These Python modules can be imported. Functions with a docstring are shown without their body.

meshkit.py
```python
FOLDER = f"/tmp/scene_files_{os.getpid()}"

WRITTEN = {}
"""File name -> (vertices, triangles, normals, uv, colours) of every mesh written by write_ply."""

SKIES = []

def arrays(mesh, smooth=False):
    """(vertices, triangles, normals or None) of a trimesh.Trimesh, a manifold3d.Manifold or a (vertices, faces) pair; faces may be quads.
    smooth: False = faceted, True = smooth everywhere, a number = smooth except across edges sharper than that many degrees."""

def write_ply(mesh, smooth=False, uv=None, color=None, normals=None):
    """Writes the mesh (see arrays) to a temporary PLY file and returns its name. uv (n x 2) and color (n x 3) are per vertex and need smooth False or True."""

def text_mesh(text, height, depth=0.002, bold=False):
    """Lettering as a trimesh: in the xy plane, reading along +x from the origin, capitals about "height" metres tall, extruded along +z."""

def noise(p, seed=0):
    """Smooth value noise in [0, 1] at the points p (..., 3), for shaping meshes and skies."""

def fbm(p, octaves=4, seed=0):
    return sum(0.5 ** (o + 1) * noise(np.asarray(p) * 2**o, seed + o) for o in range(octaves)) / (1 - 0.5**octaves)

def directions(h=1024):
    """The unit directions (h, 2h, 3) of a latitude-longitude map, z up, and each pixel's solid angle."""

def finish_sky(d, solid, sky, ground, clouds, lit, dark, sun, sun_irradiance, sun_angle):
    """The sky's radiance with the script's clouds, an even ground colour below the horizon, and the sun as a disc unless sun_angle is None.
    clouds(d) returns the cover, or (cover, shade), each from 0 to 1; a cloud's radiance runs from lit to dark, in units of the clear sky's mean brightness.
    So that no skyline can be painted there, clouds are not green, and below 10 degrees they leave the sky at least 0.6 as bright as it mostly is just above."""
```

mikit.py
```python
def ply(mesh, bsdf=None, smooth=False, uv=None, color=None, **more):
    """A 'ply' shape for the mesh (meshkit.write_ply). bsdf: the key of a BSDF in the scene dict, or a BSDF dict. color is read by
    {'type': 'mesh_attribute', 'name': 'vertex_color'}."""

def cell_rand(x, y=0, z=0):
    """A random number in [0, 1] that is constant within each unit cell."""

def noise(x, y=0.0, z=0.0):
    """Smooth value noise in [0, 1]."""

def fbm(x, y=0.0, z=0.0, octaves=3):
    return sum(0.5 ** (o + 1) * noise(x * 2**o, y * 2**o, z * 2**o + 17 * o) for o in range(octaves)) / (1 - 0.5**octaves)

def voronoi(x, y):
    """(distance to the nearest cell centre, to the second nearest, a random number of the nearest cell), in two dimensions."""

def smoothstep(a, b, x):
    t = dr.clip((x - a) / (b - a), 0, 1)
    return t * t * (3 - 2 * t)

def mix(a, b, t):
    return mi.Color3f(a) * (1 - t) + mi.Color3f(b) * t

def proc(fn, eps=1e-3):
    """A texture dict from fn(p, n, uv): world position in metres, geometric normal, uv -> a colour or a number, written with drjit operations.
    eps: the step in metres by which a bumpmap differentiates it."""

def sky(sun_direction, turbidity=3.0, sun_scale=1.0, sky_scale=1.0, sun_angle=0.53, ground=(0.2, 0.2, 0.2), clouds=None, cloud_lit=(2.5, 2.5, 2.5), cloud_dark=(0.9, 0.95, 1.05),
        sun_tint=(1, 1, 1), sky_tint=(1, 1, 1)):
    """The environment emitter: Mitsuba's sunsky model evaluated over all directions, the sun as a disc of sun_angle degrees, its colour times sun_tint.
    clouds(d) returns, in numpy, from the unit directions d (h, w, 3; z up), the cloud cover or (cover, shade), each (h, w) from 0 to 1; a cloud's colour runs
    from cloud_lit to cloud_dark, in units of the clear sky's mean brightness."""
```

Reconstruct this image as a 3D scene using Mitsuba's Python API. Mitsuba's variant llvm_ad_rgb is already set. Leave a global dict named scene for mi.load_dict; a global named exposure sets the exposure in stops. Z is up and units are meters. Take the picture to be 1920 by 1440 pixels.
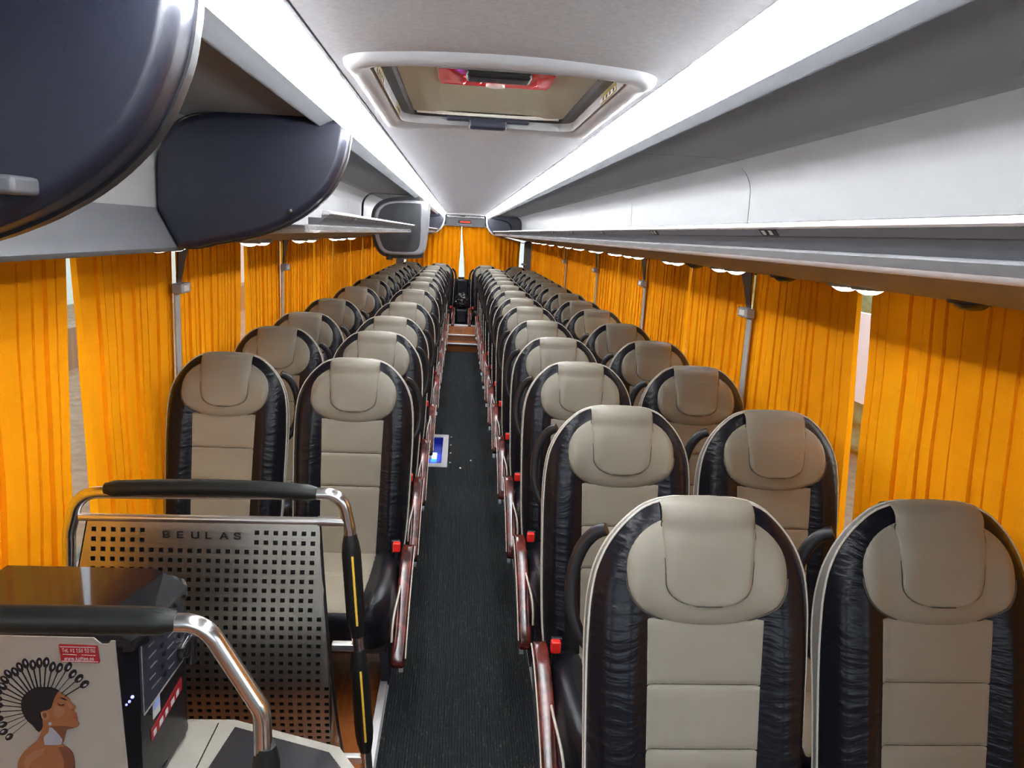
import math, random
import numpy as np, trimesh, mitsuba as mi, drjit as dr
import mikit, meshkit
from mikit import noise, fbm, smoothstep, mix
from shapely.geometry import Polygon, box as sbox
from shapely.ops import unary_union
from scipy.interpolate import PchipInterpolator, LinearNDInterpolator

T = mi.ScalarTransform4f
rng = np.random.default_rng(7)
random.seed(7)
scene, labels = {}, {}

# ------------------------------------------------------------------ camera, sky, lamps, exposure
CAM = (-0.065, 0.0, 1.7)
scene['camera'] = {'type': 'perspective', 'fov': math.degrees(2 * math.atan(960 / 1440)), 'fov_axis': 'x', 'near_clip': 0.02, 'far_clip': 200.0,
                   'to_world': T().look_at(origin=list(CAM), target=[CAM[0] + 0.0733, CAM[1] + 0.9790, CAM[2] - 0.1902], up=[-0.0382, 0.1932, 0.9804])}
exposure = 1.3
STRIP = 4.0          # radiance of the ceiling light strips
LINE = 36.0          # radiance of the rod added below each diffuser to sharpen shadows
BEAM = 0.42          # intensity of each reading lamp's downward beam
READ = 2.2          # radiance of the reading lamps
scene['sky'] = mikit.sky([0.35, -0.2, 0.85], turbidity=6.0, sun_scale=0.0, sky_scale=6.0, ground=(0.2, 0.2, 0.2),
                         clouds=lambda d: np.full(d.shape[:2], 0.85), cloud_lit=(1.45, 1.6, 1.72), cloud_dark=(1.0, 1.0, 1.0), sky_tint=(0.85, 0.95, 1.05))


# ------------------------------------------------------------------ materials
def lin(r, g, b):
    c = np.array([r, g, b], float) / 255
    return [float(x) for x in np.where(c <= 0.04045, c / 12.92, ((c + 0.055) / 1.055) ** 2.4)]


def rgb(c):
    return {'type': 'rgb', 'value': [float(x) for x in c]}


def P(name, color, rough=0.5, metal=0.0, spec=0.5, coat=0.0, bump=None, bscale=1.0, sheen=0.0, eps=1e-3, aniso=0.0):
    d = {'type': 'principled', 'base_color': color if isinstance(color, dict) else rgb(color), 'roughness': rough if isinstance(rough, dict) else float(rough),
         'metallic': float(metal), 'specular': float(spec)}
    if coat: d['clearcoat'] = float(coat); d['clearcoat_gloss'] = 0.95
    if sheen: d['sheen'] = float(sheen)
    if aniso: d['anisotropic'] = float(aniso)
    if bump is not None:
        d = {'type': 'bumpmap', 'scale': float(bscale), 'tex': mikit.proc(bump, eps), 'inner': d}
    scene[name] = {'type': 'twosided', 'inner': d}
    return name


def leather_bump(p, n, uv):
    return fbm(p.x * 420, p.y * 420, p.z * 420, 2) * 0.00012 + fbm(p.x * 16, p.y * 30, p.z * 34, 3) * 0.0012


def crease_bump(p, n, uv):
    a = fbm(p.x * 14, p.y * 26, p.z * 85 + 2.2 * noise(p.x * 18, p.y * 18, p.z * 9), 3)
    return dr.power(a, 1.6) * 0.0024 + fbm(p.x * 400, p.y * 400, p.z * 400, 2) * 0.00012


def plastic_bump(p, n, uv):
    return fbm(p.x * 600, p.y * 600, p.z * 600, 2) * 0.00016


def beige_col(p, n, uv):
    return mix([0.178, 0.163, 0.128], [0.216, 0.198, 0.157], fbm(p.x * 7, p.y * 7, p.z * 7, 3))


def curtain_col(p, n, uv):
    w = noise(p.y * 900, p.x * 900, 1) * 0.5 + noise(p.z * 900, p.x * 3, 2) * 0.5
    c = mix([0.86, 0.315, 0.0035], [0.95, 0.385, 0.006], w)
    return c


def wood_col(p, n, uv):
    g = fbm(p.x * 60, p.y * 4, p.z * 60, 4)
    h = noise(dr.floor(p.x / 0.11) * 3.1, dr.floor(p.y / 0.42 + 0.5 * dr.floor(p.x / 0.11)) * 1.7, 3)
    return mix([0.085, 0.024, 0.007], [0.25, 0.080, 0.019], g * 0.55 + h * 0.45)


def burl_col(p, n, uv):
    g = fbm(p.x * 26 + 3 * fbm(p.y * 12, p.z * 12, 1, 2), p.y * 16, p.z * 22, 4)
    return mix([0.022, 0.003, 0.002], [0.13, 0.016, 0.009], smoothstep(0.3, 0.75, g))


def carpet_col(p, n, uv):
    s = noise(p.x * 900, p.y * 300, 5)
    f = smoothstep(0.78, 0.95, noise(p.x * 340, p.y * 150, 9))
    big = fbm(p.x * 5, p.y * 2.2, 4, 3)
    return mix(mix([0.005, 0.006, 0.0075], [0.021, 0.024, 0.027], s * 0.7 + big * 0.3), [0.12, 0.122, 0.085], f * 0.5)


def steel_rough(p, n, uv):
    return 0.29 + 0.10 * noise(p.x * 6, p.z * 900, 3)


def steel_bump(p, n, uv):
    return noise(p.x * 5, p.y * 300, p.z * 1500) * 0.00003


def ceiling_col(p, n, uv):
    return mix([0.29, 0.295, 0.31], [0.36, 0.365, 0.38], fbm(p.x * 160, p.y * 160, 2, 3))


def asphalt_col(p, n, uv):
    return mix([0.035, 0.050, 0.038], [0.105, 0.130, 0.100], fbm(p.x * 9, p.y * 9, 1, 4))


def hedge_col(p, n, uv):
    return mix([0.06, 0.12, 0.05], [0.24, 0.36, 0.20], fbm(p.x * 9, p.y * 9, p.z * 9, 3))


P('beige', mikit.proc(beige_col), 0.48, spec=0.35, bump=leather_bump)
P('black_leather', [0.0052, 0.0056, 0.0084], 0.29, spec=0.20, bump=crease_bump)
P('black_smooth', [0.0056, 0.0063, 0.0091], 0.32, spec=0.22, bump=leather_bump)
P('piping_white', [0.4973, 0.4673, 0.4077], 0.5)
P('band_grey', [0.16, 0.155, 0.145], 0.55)
P('seam_dark', [0.035, 0.032, 0.026], 0.7)
P('black_plastic', [0.008, 0.008, 0.010], 0.38, spec=0.5)
P('rubber_black', [0.008, 0.009, 0.0085], 0.40, spec=0.28, bump=plastic_bump)
P('navy_shell', [0.014, 0.016, 0.030], 0.42, spec=0.45)
P('navy_plastic', [0.0071, 0.0081, 0.0167], 0.38, spec=0.5, bump=plastic_bump)
P('dark_unit', [0.014, 0.015, 0.018], 0.35, spec=0.5)
P('rack_white', [0.2597, 0.2597, 0.2632], 0.5, spec=0.4)
P('rack_grey', [0.0788, 0.0810, 0.0885], 0.42, spec=0.5)
P('rack_dark', [0.07, 0.075, 0.085], 0.5)
P('underside', [0.17, 0.135, 0.10], 0.55)  # light grey panel; orange bounce from the curtains is put into the tint
P('soffit_grey', [0.0819, 0.0780, 0.0764], 0.6)  # darker copy of the rack liner: the shade up there is painted in
P('bevel_grey', [0.24, 0.245, 0.265], 0.45)
P('aluminium', [0.74, 0.76, 0.80], 0.26, metal=1.0)
P('silver_rail', [0.88, 0.90, 0.94], 0.36)
P('chrome', [0.78, 0.77, 0.76], 0.21, metal=1.0)
P('steel', [0.60, 0.565, 0.50], mikit.proc(steel_rough), metal=1.0, bump=steel_bump)
P('steel_edge', [0.84, 0.83, 0.80], 0.30, metal=1.0)
P('ceiling_felt', mikit.proc(ceiling_col), 0.85, spec=0.2)
P('frame_white', [0.43, 0.44, 0.46], 0.45)
P('edge_grey', [0.055, 0.057, 0.062], 0.45)
P('header_grey', [0.075, 0.077, 0.085], 0.5)
P('curtain', mikit.proc(curtain_col), 0.85, spec=0.05)
P('wood', mikit.proc(wood_col), 0.30, spec=0.5)
P('burl', mikit.proc(burl_col), 0.16, spec=0.35, coat=0.6)
P('carpet', mikit.proc(carpet_col), 0.95, spec=0.1)
P('red_plastic', [0.75, 0.02, 0.015], 0.35)
P('red_lens', [0.60, 0.006, 0.012], 0.12, spec=0.6, coat=1.0)
P('red_handle', [0.80, 0.05, 0.02], 0.35)
P('hatch_beige', [0.42, 0.40, 0.29], 0.45)
P('white_line', [0.82, 0.82, 0.78], 0.5)
P('yellow_strip', [0.80, 0.50, 0.05], 0.4)
P('dash_grey', [0.20, 0.19, 0.175], 0.6)
P('wall_grey', [0.20, 0.20, 0.20], 0.6)
P('pillar_grey', [0.12, 0.115, 0.105], 0.5)
P('strap_brown', [0.06, 0.045, 0.035], 0.6)
P('label_white', [0.75, 0.75, 0.72], 0.5)
P('label_grey', [0.35, 0.35, 0.35], 0.5)
P('counter_cream', [0.3120, 0.3000, 0.2580], 0.35)
P('counter_black', [0.014, 0.0135, 0.017], 0.30, spec=0.3)
P('gloss_black', [0.005, 0.005, 0.006], 0.05, spec=0.5, coat=0.6)
P('machine_black', [0.005, 0.005, 0.0065], 0.25, spec=0.15)
P('machine_panel', [0.016, 0.018, 0.030], 0.3)
P('poster_paper', [0.2200, 0.2008, 0.1760], 0.6)
P('poster_ink', [0.012, 0.010, 0.012], 0.6, spec=0.1)
P('poster_skin', [0.1650, 0.0578, 0.0193], 0.6)
P('poster_skin_dark', [0.0825, 0.0231, 0.0077], 0.6)
P('poster_skin_light', [0.1848, 0.0836, 0.0374], 0.6)
P('poster_pearl', [0.1980, 0.2035, 0.2420], 0.5)
P('poster_lip', [0.20, 0.03, 0.02], 0.6)
P('sticker_red', [0.2016, 0.0048, 0.0096], 0.5)
P('sticker_white', [0.3960, 0.3960, 0.3960], 0.5)
P('sticker_blue', [0.25, 0.32, 0.62], 0.5)
P('sticker_yellow', [0.38, 0.30, 0.06], 0.5)
P('asphalt', mikit.proc(asphalt_col), 0.9)
P('hedge', mikit.proc(hedge_col), 0.8)
P('sign_white', [0.80, 0.86, 0.92], 0.4)
P('building_teal', [0.45, 0.60, 0.55], 0.7)
P('facade_pale', [0.62, 0.62, 0.60], 0.8)
P('bag_black', [0.006, 0.007, 0.010], 0.22, spec=0.6)
P('blue_tray', [0.01, 0.02, 0.25], 0.35)
scene['glass'] = {'type': 'thindielectric', 'int_ior': 1.5}
scene['lamp_body'] = {'type': 'twosided', 'inner': {'type': 'diffuse', 'reflectance': rgb([0.8, 0.8, 0.8])}}


# ------------------------------------------------------------------ mesh helpers
def tm(v, f):
    v, f = np.asarray(v, float), np.asarray(f, int)
    if f.shape[1] == 4:
        f = np.vstack([f[:, [0, 1, 2]], f[:, [0, 2, 3]]])
    return trimesh.Trimesh(v, f, process=False)


def cat(ms):
    return trimesh.util.concatenate(ms)


def box(x0, x1, y0, y1, z0, z1):
    b = trimesh.creation.box(extents=(abs(x1 - x0), abs(y1 - y0), abs(z1 - z0)))
    b.apply_translation(((x0 + x1) / 2, (y0 + y1) / 2, (z0 + z1) / 2))
    return b


def rbox(x0, x1, y0, y1, z0, z1, r=0.004, seg=3):
    """box with rounded edges"""
    n = 8
    s = trimesh.creation.icosphere(1)
    pts = []
    for sx in (x0 + r, x1 - r):
        for sy in (y0 + r, y1 - r):
            for sz in (z0 + r, z1 - r):
                pts.append(s.vertices * r + [sx, sy, sz])
    return trimesh.convex.convex_hull(np.vstack(pts))


def grid(pts, close_u=False, close_v=False):
    """pts (n, m, 3) -> mesh"""
    n, m = pts.shape[:2]
    idx = np.arange(n * m).reshape(n, m)
    a = idx if not close_u else np.vstack([idx, idx[:1]])
    a = a if not close_v else np.hstack([a, a[:, :1]])
    q = np.stack([a[:-1, :-1], a[1:, :-1], a[1:, 1:], a[:-1, 1:]], -1).reshape(-1, 4)
    return tm(pts.reshape(-1, 3), q)


def smooth_path(pts, n=40):
    pts = np.asarray(pts, float)
    from scipy.interpolate import CubicSpline
    s = np.r_[0, np.cumsum(np.linalg.norm(np.diff(pts, axis=0), axis=1))]
    return CubicSpline(s, pts)(np.linspace(0, s[-1], n))


def fillet(pts, r, n=7):
    pts = [np.asarray(p, float) for p in pts]
    out = [pts[0]]
    for a, b, c in zip(pts[:-2], pts[1:-1], pts[2:]):
        u, w = (a - b) / np.linalg.norm(a - b), (c - b) / np.linalg.norm(c - b)
        ang = math.acos(np.clip(u @ w, -1, 1))
        d = min(r / math.tan(ang / 2), np.linalg.norm(a - b) * 0.48, np.linalg.norm(c - b) * 0.48)
        p, q = b + u * d, b + w * d
        for t in np.linspace(0, 1, n):
            out.append((1 - t) ** 2 * p + 2 * t * (1 - t) * b + t * t * q)
    out.append(pts[-1])
    return np.array(out)


def tube(path, r, seg=10, ry=None, caps=True, up=(0, 0, 1)):
    path = np.asarray(path, float)
    n = len(path)
    r = np.broadcast_to(np.asarray(r, float), (n,))
    t = np.gradient(path, axis=0)
    t /= np.linalg.norm(t, axis=1, keepdims=True)
    a0 = np.cross(t[0], up)
    if np.linalg.norm(a0) < 1e-3: a0 = np.cross(t[0], (1, 0, 0))
    a = a0 / np.linalg.norm(a0)
    rings = []
    for i in range(n):
        a = a - t[i] * (a @ t[i]); a /= np.linalg.norm(a)
        b = np.cross(t[i], a)
        th = np.linspace(0, 2 * np.pi, seg, endpoint=False)
        rb = r[i] if ry is None else ry
        rings.append(path[i] + np.outer(np.cos(th) * r[i], a) + np.outer(np.sin(th) * rb, b))
    v = np.array(rings)
    m = grid(v, close_v=True)
    if caps:
        vs, fs = [m.vertices], [m.faces]
        k = len(m.vertices)
        for row, c, flip in ((0, path[0], False), (n - 1, path[-1], True)):
            vs.append(c[None])
            i = np.arange(seg) + row * seg
            j = (np.arange(seg) + 1) % seg + row * seg
            fs.append(np.stack([i, j, np.full(seg, k)], 1) if not flip else np.stack([j, i, np.full(seg, k)], 1)); k += 1
        m = tm(np.vstack(vs), np.vstack(fs))
    m.fix_normals() if caps else None
    return m


def extrude(poly, h, M=None):
    m = trimesh.creation.extrude_polygon(poly if isinstance(poly, Polygon) else Polygon(poly), h, engine='earcut')
    if M is not None: m.apply_transform(M)
    return m


XZ = np.array([[1, 0, 0, 0], [0, 0, 1, 0], [0, 1, 0, 0], [0, 0, 0, 1.0]])   # (x,y,h) -> (x,h,y)
YZ = np.array([[0, 0, 1, 0], [1, 0, 0, 0], [0, 1, 0, 0], [0, 0, 0, 1.0]])   # (y,z,h) -> (h,y,z)


def ext_xz(poly, y0, y1):
    """polygon in (x,z), extruded from y0 to y1"""
    m = extrude(poly, y1 - y0, XZ); m.apply_translation((0, y0, 0)); m.fix_normals(); return m


def ext_yz(poly, x0, x1):
    m = extrude(poly, x1 - x0, YZ); m.apply_translation((x0, 0, 0)); m.fix_normals(); return m


def strip(profile, y0, y1, ny=2):
    """open profile [(x,z)...] swept along y"""
    pr = np.asarray(profile, float)
    ys = np.linspace(y0, y1, ny)
    pts = np.array([[(x, y, z) for x, z in pr] for y in ys])
    return grid(pts)


def bevel_plate(pts, y0, y1, r=0.012, seg=5):
    """outline in (x,z) made into a plate from y0 (front) to y1 (back), front edge rounded by r"""
    pts = np.asarray(pts, float)
    P_ = Polygon(pts)
    if not P_.exterior.is_ccw: pts = pts[::-1]
    n = len(pts)
    d = np.roll(pts, -1, 0) - np.roll(pts, 1, 0)
    nor = np.stack([d[:, 1], -d[:, 0]], 1); nor /= np.linalg.norm(nor, axis=1, keepdims=True)
    rows = []
    for k in range(seg + 1):
        a = k / seg * math.pi / 2
        off = r * (1 - math.sin(a)); dep = r * (1 - math.cos(a))
        q = pts - nor * off
        rows.append(np.c_[q[:, 0], np.full(n, y0 + dep), q[:, 1]])
    rows.append(np.c_[pts[:, 0], np.full(n, y1), pts[:, 1]])
    m = grid(np.array(rows), close_v=True)
    f0 = ext_cap(pts - nor * r, y0); f1 = ext_cap(pts, y1)
    m = cat([m, f0, f1]); m.merge_vertices(digits_vertex=6); m.fix_normals()
    return m


def ext_cap(pts, y):
    v, f = trimesh.creation.triangulate_polygon(Polygon(pts), engine='earcut')
    return tm(np.c_[v[:, 0], np.full(len(v), y), v[:, 1]], f)


def curve2(pts, n=60, closed=False):
    pts = np.asarray(pts, float)
    s = np.r_[0, np.cumsum(np.linalg.norm(np.diff(pts, axis=0), axis=1))]
    t = np.linspace(0, s[-1], n)
    return np.stack([PchipInterpolator(s, pts[:, k])(t) for k in range(pts.shape[1])], 1)


def revolve_z(prof, seg=20):
    prof = np.asarray(prof, float)
    th = np.linspace(0, 2 * np.pi, seg, endpoint=False)
    pts = np.array([[(r * math.cos(a), r * math.sin(a), z) for a in th] for r, z in prof])
    return grid(pts, close_v=True)


used = {}


def key_of(name):
    if name not in used and name not in scene:
        used[name] = 0
        return name
    used[name] = used.get(name, 0) + 1
    return f'{name}_{used[name]:03d}'


def put(name, mesh, bsdf, label=None, cat_=None, group=None, kind=None, smooth=35, parent=None, **more):
    k = key_of((parent + '__' if parent else '') + name)
    scene[k] = mikit.ply(mesh, bsdf, smooth=smooth, **more)
    tag(k, label, cat_, group, kind)
    return k


def tag(k, label=None, cat_=None, group=None, kind=None):
    d = {}
    if label: d['label'] = label
    if cat_: d['category'] = cat_
    if group: d['group'] = group
    if kind: d['kind'] = kind
    if d: labels[k] = d


def thing(name, label, cat_, group=None, kind=None):
    k = key_of(name)
    tag(k, label, cat_, group, kind)
    return k


ORD = ['first', 'second', 'third', 'fourth', 'fifth', 'sixth', 'seventh', 'eighth', 'ninth', 'tenth', 'eleventh', 'twelfth', 'thirteenth', 'fourteenth', 'fifteenth', 'sixteenth']
YB, YF = 13.62, -1.4          # rear wall, front wall

# ------------------------------------------------------------------ setting: floor, platforms, walls
rib = []
xs = []
W_A = 0.274
nrib = 54
for i in range(nrib):
    x0 = -W_A + i * 2 * W_A / nrib; w = 2 * W_A / nrib
    rib += [(x0, -0.006), (x0 + w * 0.22, 0.0), (x0 + w * 0.60, 0.0), (x0 + w * 0.82, -0.006)]
rib.append((W_A, -0.0035))
# well for the lit step light in the aisle
WX0, WX1, WY0, WY1 = -0.262, -0.104, 5.44, 6.36
front_part = strip(rib, YF, WY0); back_part = strip(rib, WY1, 11.05)
k0 = next(i for i, (x, z) in enumerate(rib) if x >= WX1)
put('floor', cat([front_part, back_part, strip([(WX1, 0.0)] + rib[k0:], WY0, WY1), strip([(-W_A, 0), (WX0, 0)], WY0, WY1)]), 'carpet', 'black ribbed carpet running down the aisle', kind='structure', smooth=False)
put('floor_slab', box(-1.36, 1.36, YF, YB, -0.30, -0.12), 'wall_grey', kind='structure', smooth=False)

PZ = 0.06
for side, nm in ((-1, 'left'), (1, 'right')):
    x0, x1 = sorted((side * 0.292, side * 1.31))
    put(f'floor_{nm}', box(x0, x1, YF, 12.45, -0.1, PZ - 0.006), 'wall_grey', 'raised floor under the seats', kind='structure', smooth=False)
    a, b = sorted((side * 0.274, side * 0.300))
    put(f'trim_{1 if side < 0 else 2}', ext_xz([(a, -0.02), (b, -0.02), (b, PZ + 0.004), (a if side > 0 else a, PZ + 0.004)], YF, 11.05), 'silver_rail', f'bright metal edge strip between the aisle carpet and the {nm} platform', kind='structure', smooth=False)


def planks(holder, x0, x1, y0, y1, ztop, w, L, parent_seed, gap=0.0012, th=0.008):
    r = random.Random(parent_seed)
    n = max(1, round((x1 - x0) / w)); w = (x1 - x0) / n
    for i in range(n):
        y = y0 - r.random() * L * 0.8
        while y < y1 - 1e-6:
            a, b = max(y, y0), min(y + L, y1); y += L
            if b - a < 0.01: continue
            dz = r.uniform(-0.0005, 0.0005)
            put('plank', box(x0 + i * w + gap / 2, x0 + (i + 1) * w - gap / 2, a + gap / 2, b - gap / 2, ztop - th, ztop + dz), 'wood', parent=holder, smooth=False)


planks('floor_left', -1.27, -0.302, 1.5, 3.6, PZ, 0.121, 0.55, 3)
for nm, x0, x1 in (('floor_left', -1.29, -0.302), ('floor_right', 0.302, 1.29)):
    put('boards', box(x0, x1, 3.605 if x0 < 0 else YF, 12.45, PZ - 0.006, PZ), 'wood', parent=nm, smooth=False)
put('boards', box(-1.29, -0.302, YF, 1.495, PZ - 0.006, PZ), 'wood', parent='floor_left', smooth=False)

# steps at the rear end of the aisle
st = thing('rear_step', None, None, kind='structure')
labels[st] = {'kind': 'structure', 'label': 'two wooden steps with metal nosings at the rear end of the aisle'}
put('riser', box(-0.28, 0.28, 11.05, 11.30, -0.05, 0.095), 'wood', parent=st, smooth=False)
put('nosing', rbox(-0.28, 0.28, 11.03, 11.12, 0.095, 0.125, 0.008), 'aluminium', parent=st)
put('tread', box(-0.28, 0.28, 11.12, 11.34, 0.09, 0.118), 'wood', parent=st, smooth=False)
put('riser', box(-0.28, 0.28, 11.34, 12.4, 0.09, 0.205), 'wood', parent=st, smooth=False)
put('nosing', rbox(-0.28, 0.28, 11.325, 11.36, 0.195, 0.217, 0.006), 'steel_edge', parent=st)
planks(st, -0.28, 0.28, 11.362, 12.42, 0.213, 0.112, 0.5, 5)
put('nosing', rbox(-0.28, 0.28, 12.42, 12.48, 0.20, 0.235, 0.008), 'aluminium', parent=st)
put('platform', box(-1.18, 1.18, 12.48, 13.5, 0.0, 0.23), 'black_plastic', parent=st, smooth=False)

# walls: lower panel, upper panel, pillars; window panes between
PIL = [-0.6, 1.30, 3.36, 5.37, 7.35, 9.55, 11.4, 12.95]
WZ0, WZ1 = 0.50, 1.66
for side, nm in ((-1, 'left'), (1, 'right')):
    parts = [box(*sorted((side * 1.31, side * 1.36)), YF, YB, -0.3, WZ0), box(*sorted((side * 1.31, side * 1.36)), YF, YB, WZ1, 2.25)]
    for y in PIL:
        w = 0.05 if y < 12 else 0.16
        parts.append(box(*sorted((side * 1.30, side * 1.36)), y - w, y + w, WZ0, WZ1))
    parts.append(box(*sorted((side * 1.31, side * 1.36)), 13.3, YB, WZ0, WZ1))
    parts.append(box(*sorted((side * 1.31, side * 1.36)), YF, -0.9, WZ0, WZ1))
    put(f'wall_{nm}', cat(parts), 'pillar_grey', f'{nm} side wall of the coach with window pillars', kind='structure', smooth=False)
    put('sill', rbox(*sorted((side * 1.275, side * 1.315)), YF, 13.4, 0.40, 0.46, 0.01), 'wall_grey', parent=f'wall_{nm}')
nw = 1
for side, nm in ((-1, 'left'), (1, 'right')):
    edges = [-0.9] + PIL + [13.3]
    for a, b in zip(edges[:-1], edges[1:]):
        y = (a + b) / 2; h = (b - a) / 2
        scene[f'window_{nw}'] = mikit.ply(grid(np.array([[(side * 1.34, a, WZ0), (side * 1.34, b, WZ0)], [(side * 1.34, a, WZ1), (side * 1.34, b, WZ1)]])), 'glass', smooth=False)
        labels[f'window_{nw}'] = {'kind': 'structure', 'label': f'{nm} side window pane behind the curtains'}
        nw += 1
# rear wall with its window, front wall with windscreen, roof skin
put('wall_rear', cat([box(-1.36, 1.36, YB, YB + 0.06, -0.3, 0.93), box(-1.36, 1.36, YB, YB + 0.06, 1.82, 2.3), box(-1.36, -1.08, YB, YB + 0.06, 0.9, 1.85), box(1.08, 1.36, YB, YB + 0.06, 0.9, 1.85)]), 'black_plastic', 'dark rear wall around the rear window', kind='structure', smooth=False)
scene[f'window_{nw}'] = mikit.ply(grid(np.array([[(-1.08, YB + .03, .93), (1.08, YB + .03, .93)], [(-1.08, YB + .03, 1.82), (1.08, YB + .03, 1.82)]])), 'glass', smooth=False)
labels[f'window_{nw}'] = {'kind': 'structure', 'label': 'rear window pane behind the rear curtains'}
nw += 1
put('wall_front', cat([box(-1.36, 1.36, YF - 0.06, YF, -0.3, 0.9), box(-1.36, 1.36, YF - 0.06, YF, 1.75, 2.3), box(-1.36, -1.1, YF - 0.06, YF, 0.9, 1.75), box(1.1, 1.36, YF - 0.06, YF, 0.9, 1.75), box(-1.2, 1.2, YF, YF + 0.45, -0.1, 0.85)]), 'dash_grey', kind='structure', smooth=False)
scene[f'window_{nw}'] = mikit.ply(grid(np.array([[(-1.1, YF - .03, .9), (1.1, YF - .03, .9)], [(-1.1, YF - .03, 1.75), (1.1, YF - .03, 1.75)]])), 'glass', smooth=False)
labels[f'window_{nw}'] = {'kind': 'structure'}
put('roof_skin', box(-1.36, 1.36, YF - 0.06, YB + 0.06, 2.25, 2.3), 'wall_grey', kind='structure', smooth=False)


# ------------------------------------------------------------------ ceiling with the roof-hatch opening
def zc(x):
    return 2.003 + 0.018 * (1 - (x / 0.315) ** 2)


HX, HY0, HY1 = 0.262, 1.53, 2.42


def ceil_patch(x0, x1, y0, y1, n=14):
    return strip([(x, zc(x)) for x in np.linspace(x0, x1, n)], y0, y1)


put('ceiling', cat([ceil_patch(-0.315, 0.315, YF, HY0), ceil_patch(-0.315, 0.315, HY1, 13.2), ceil_patch(-0.315, -HX, HY0, HY1, 4), ceil_patch(HX, 0.315, HY0, HY1, 4),
                    strip([(-0.315, 2.003), (-0.325, 2.02)], YF, 13.2), strip([(0.315, 2.003), (0.325, 2.02)], YF, 13.2)]), 'ceiling_felt', 'pale grey arched ceiling panel between the two light strips', kind='structure', smooth=40)
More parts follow.
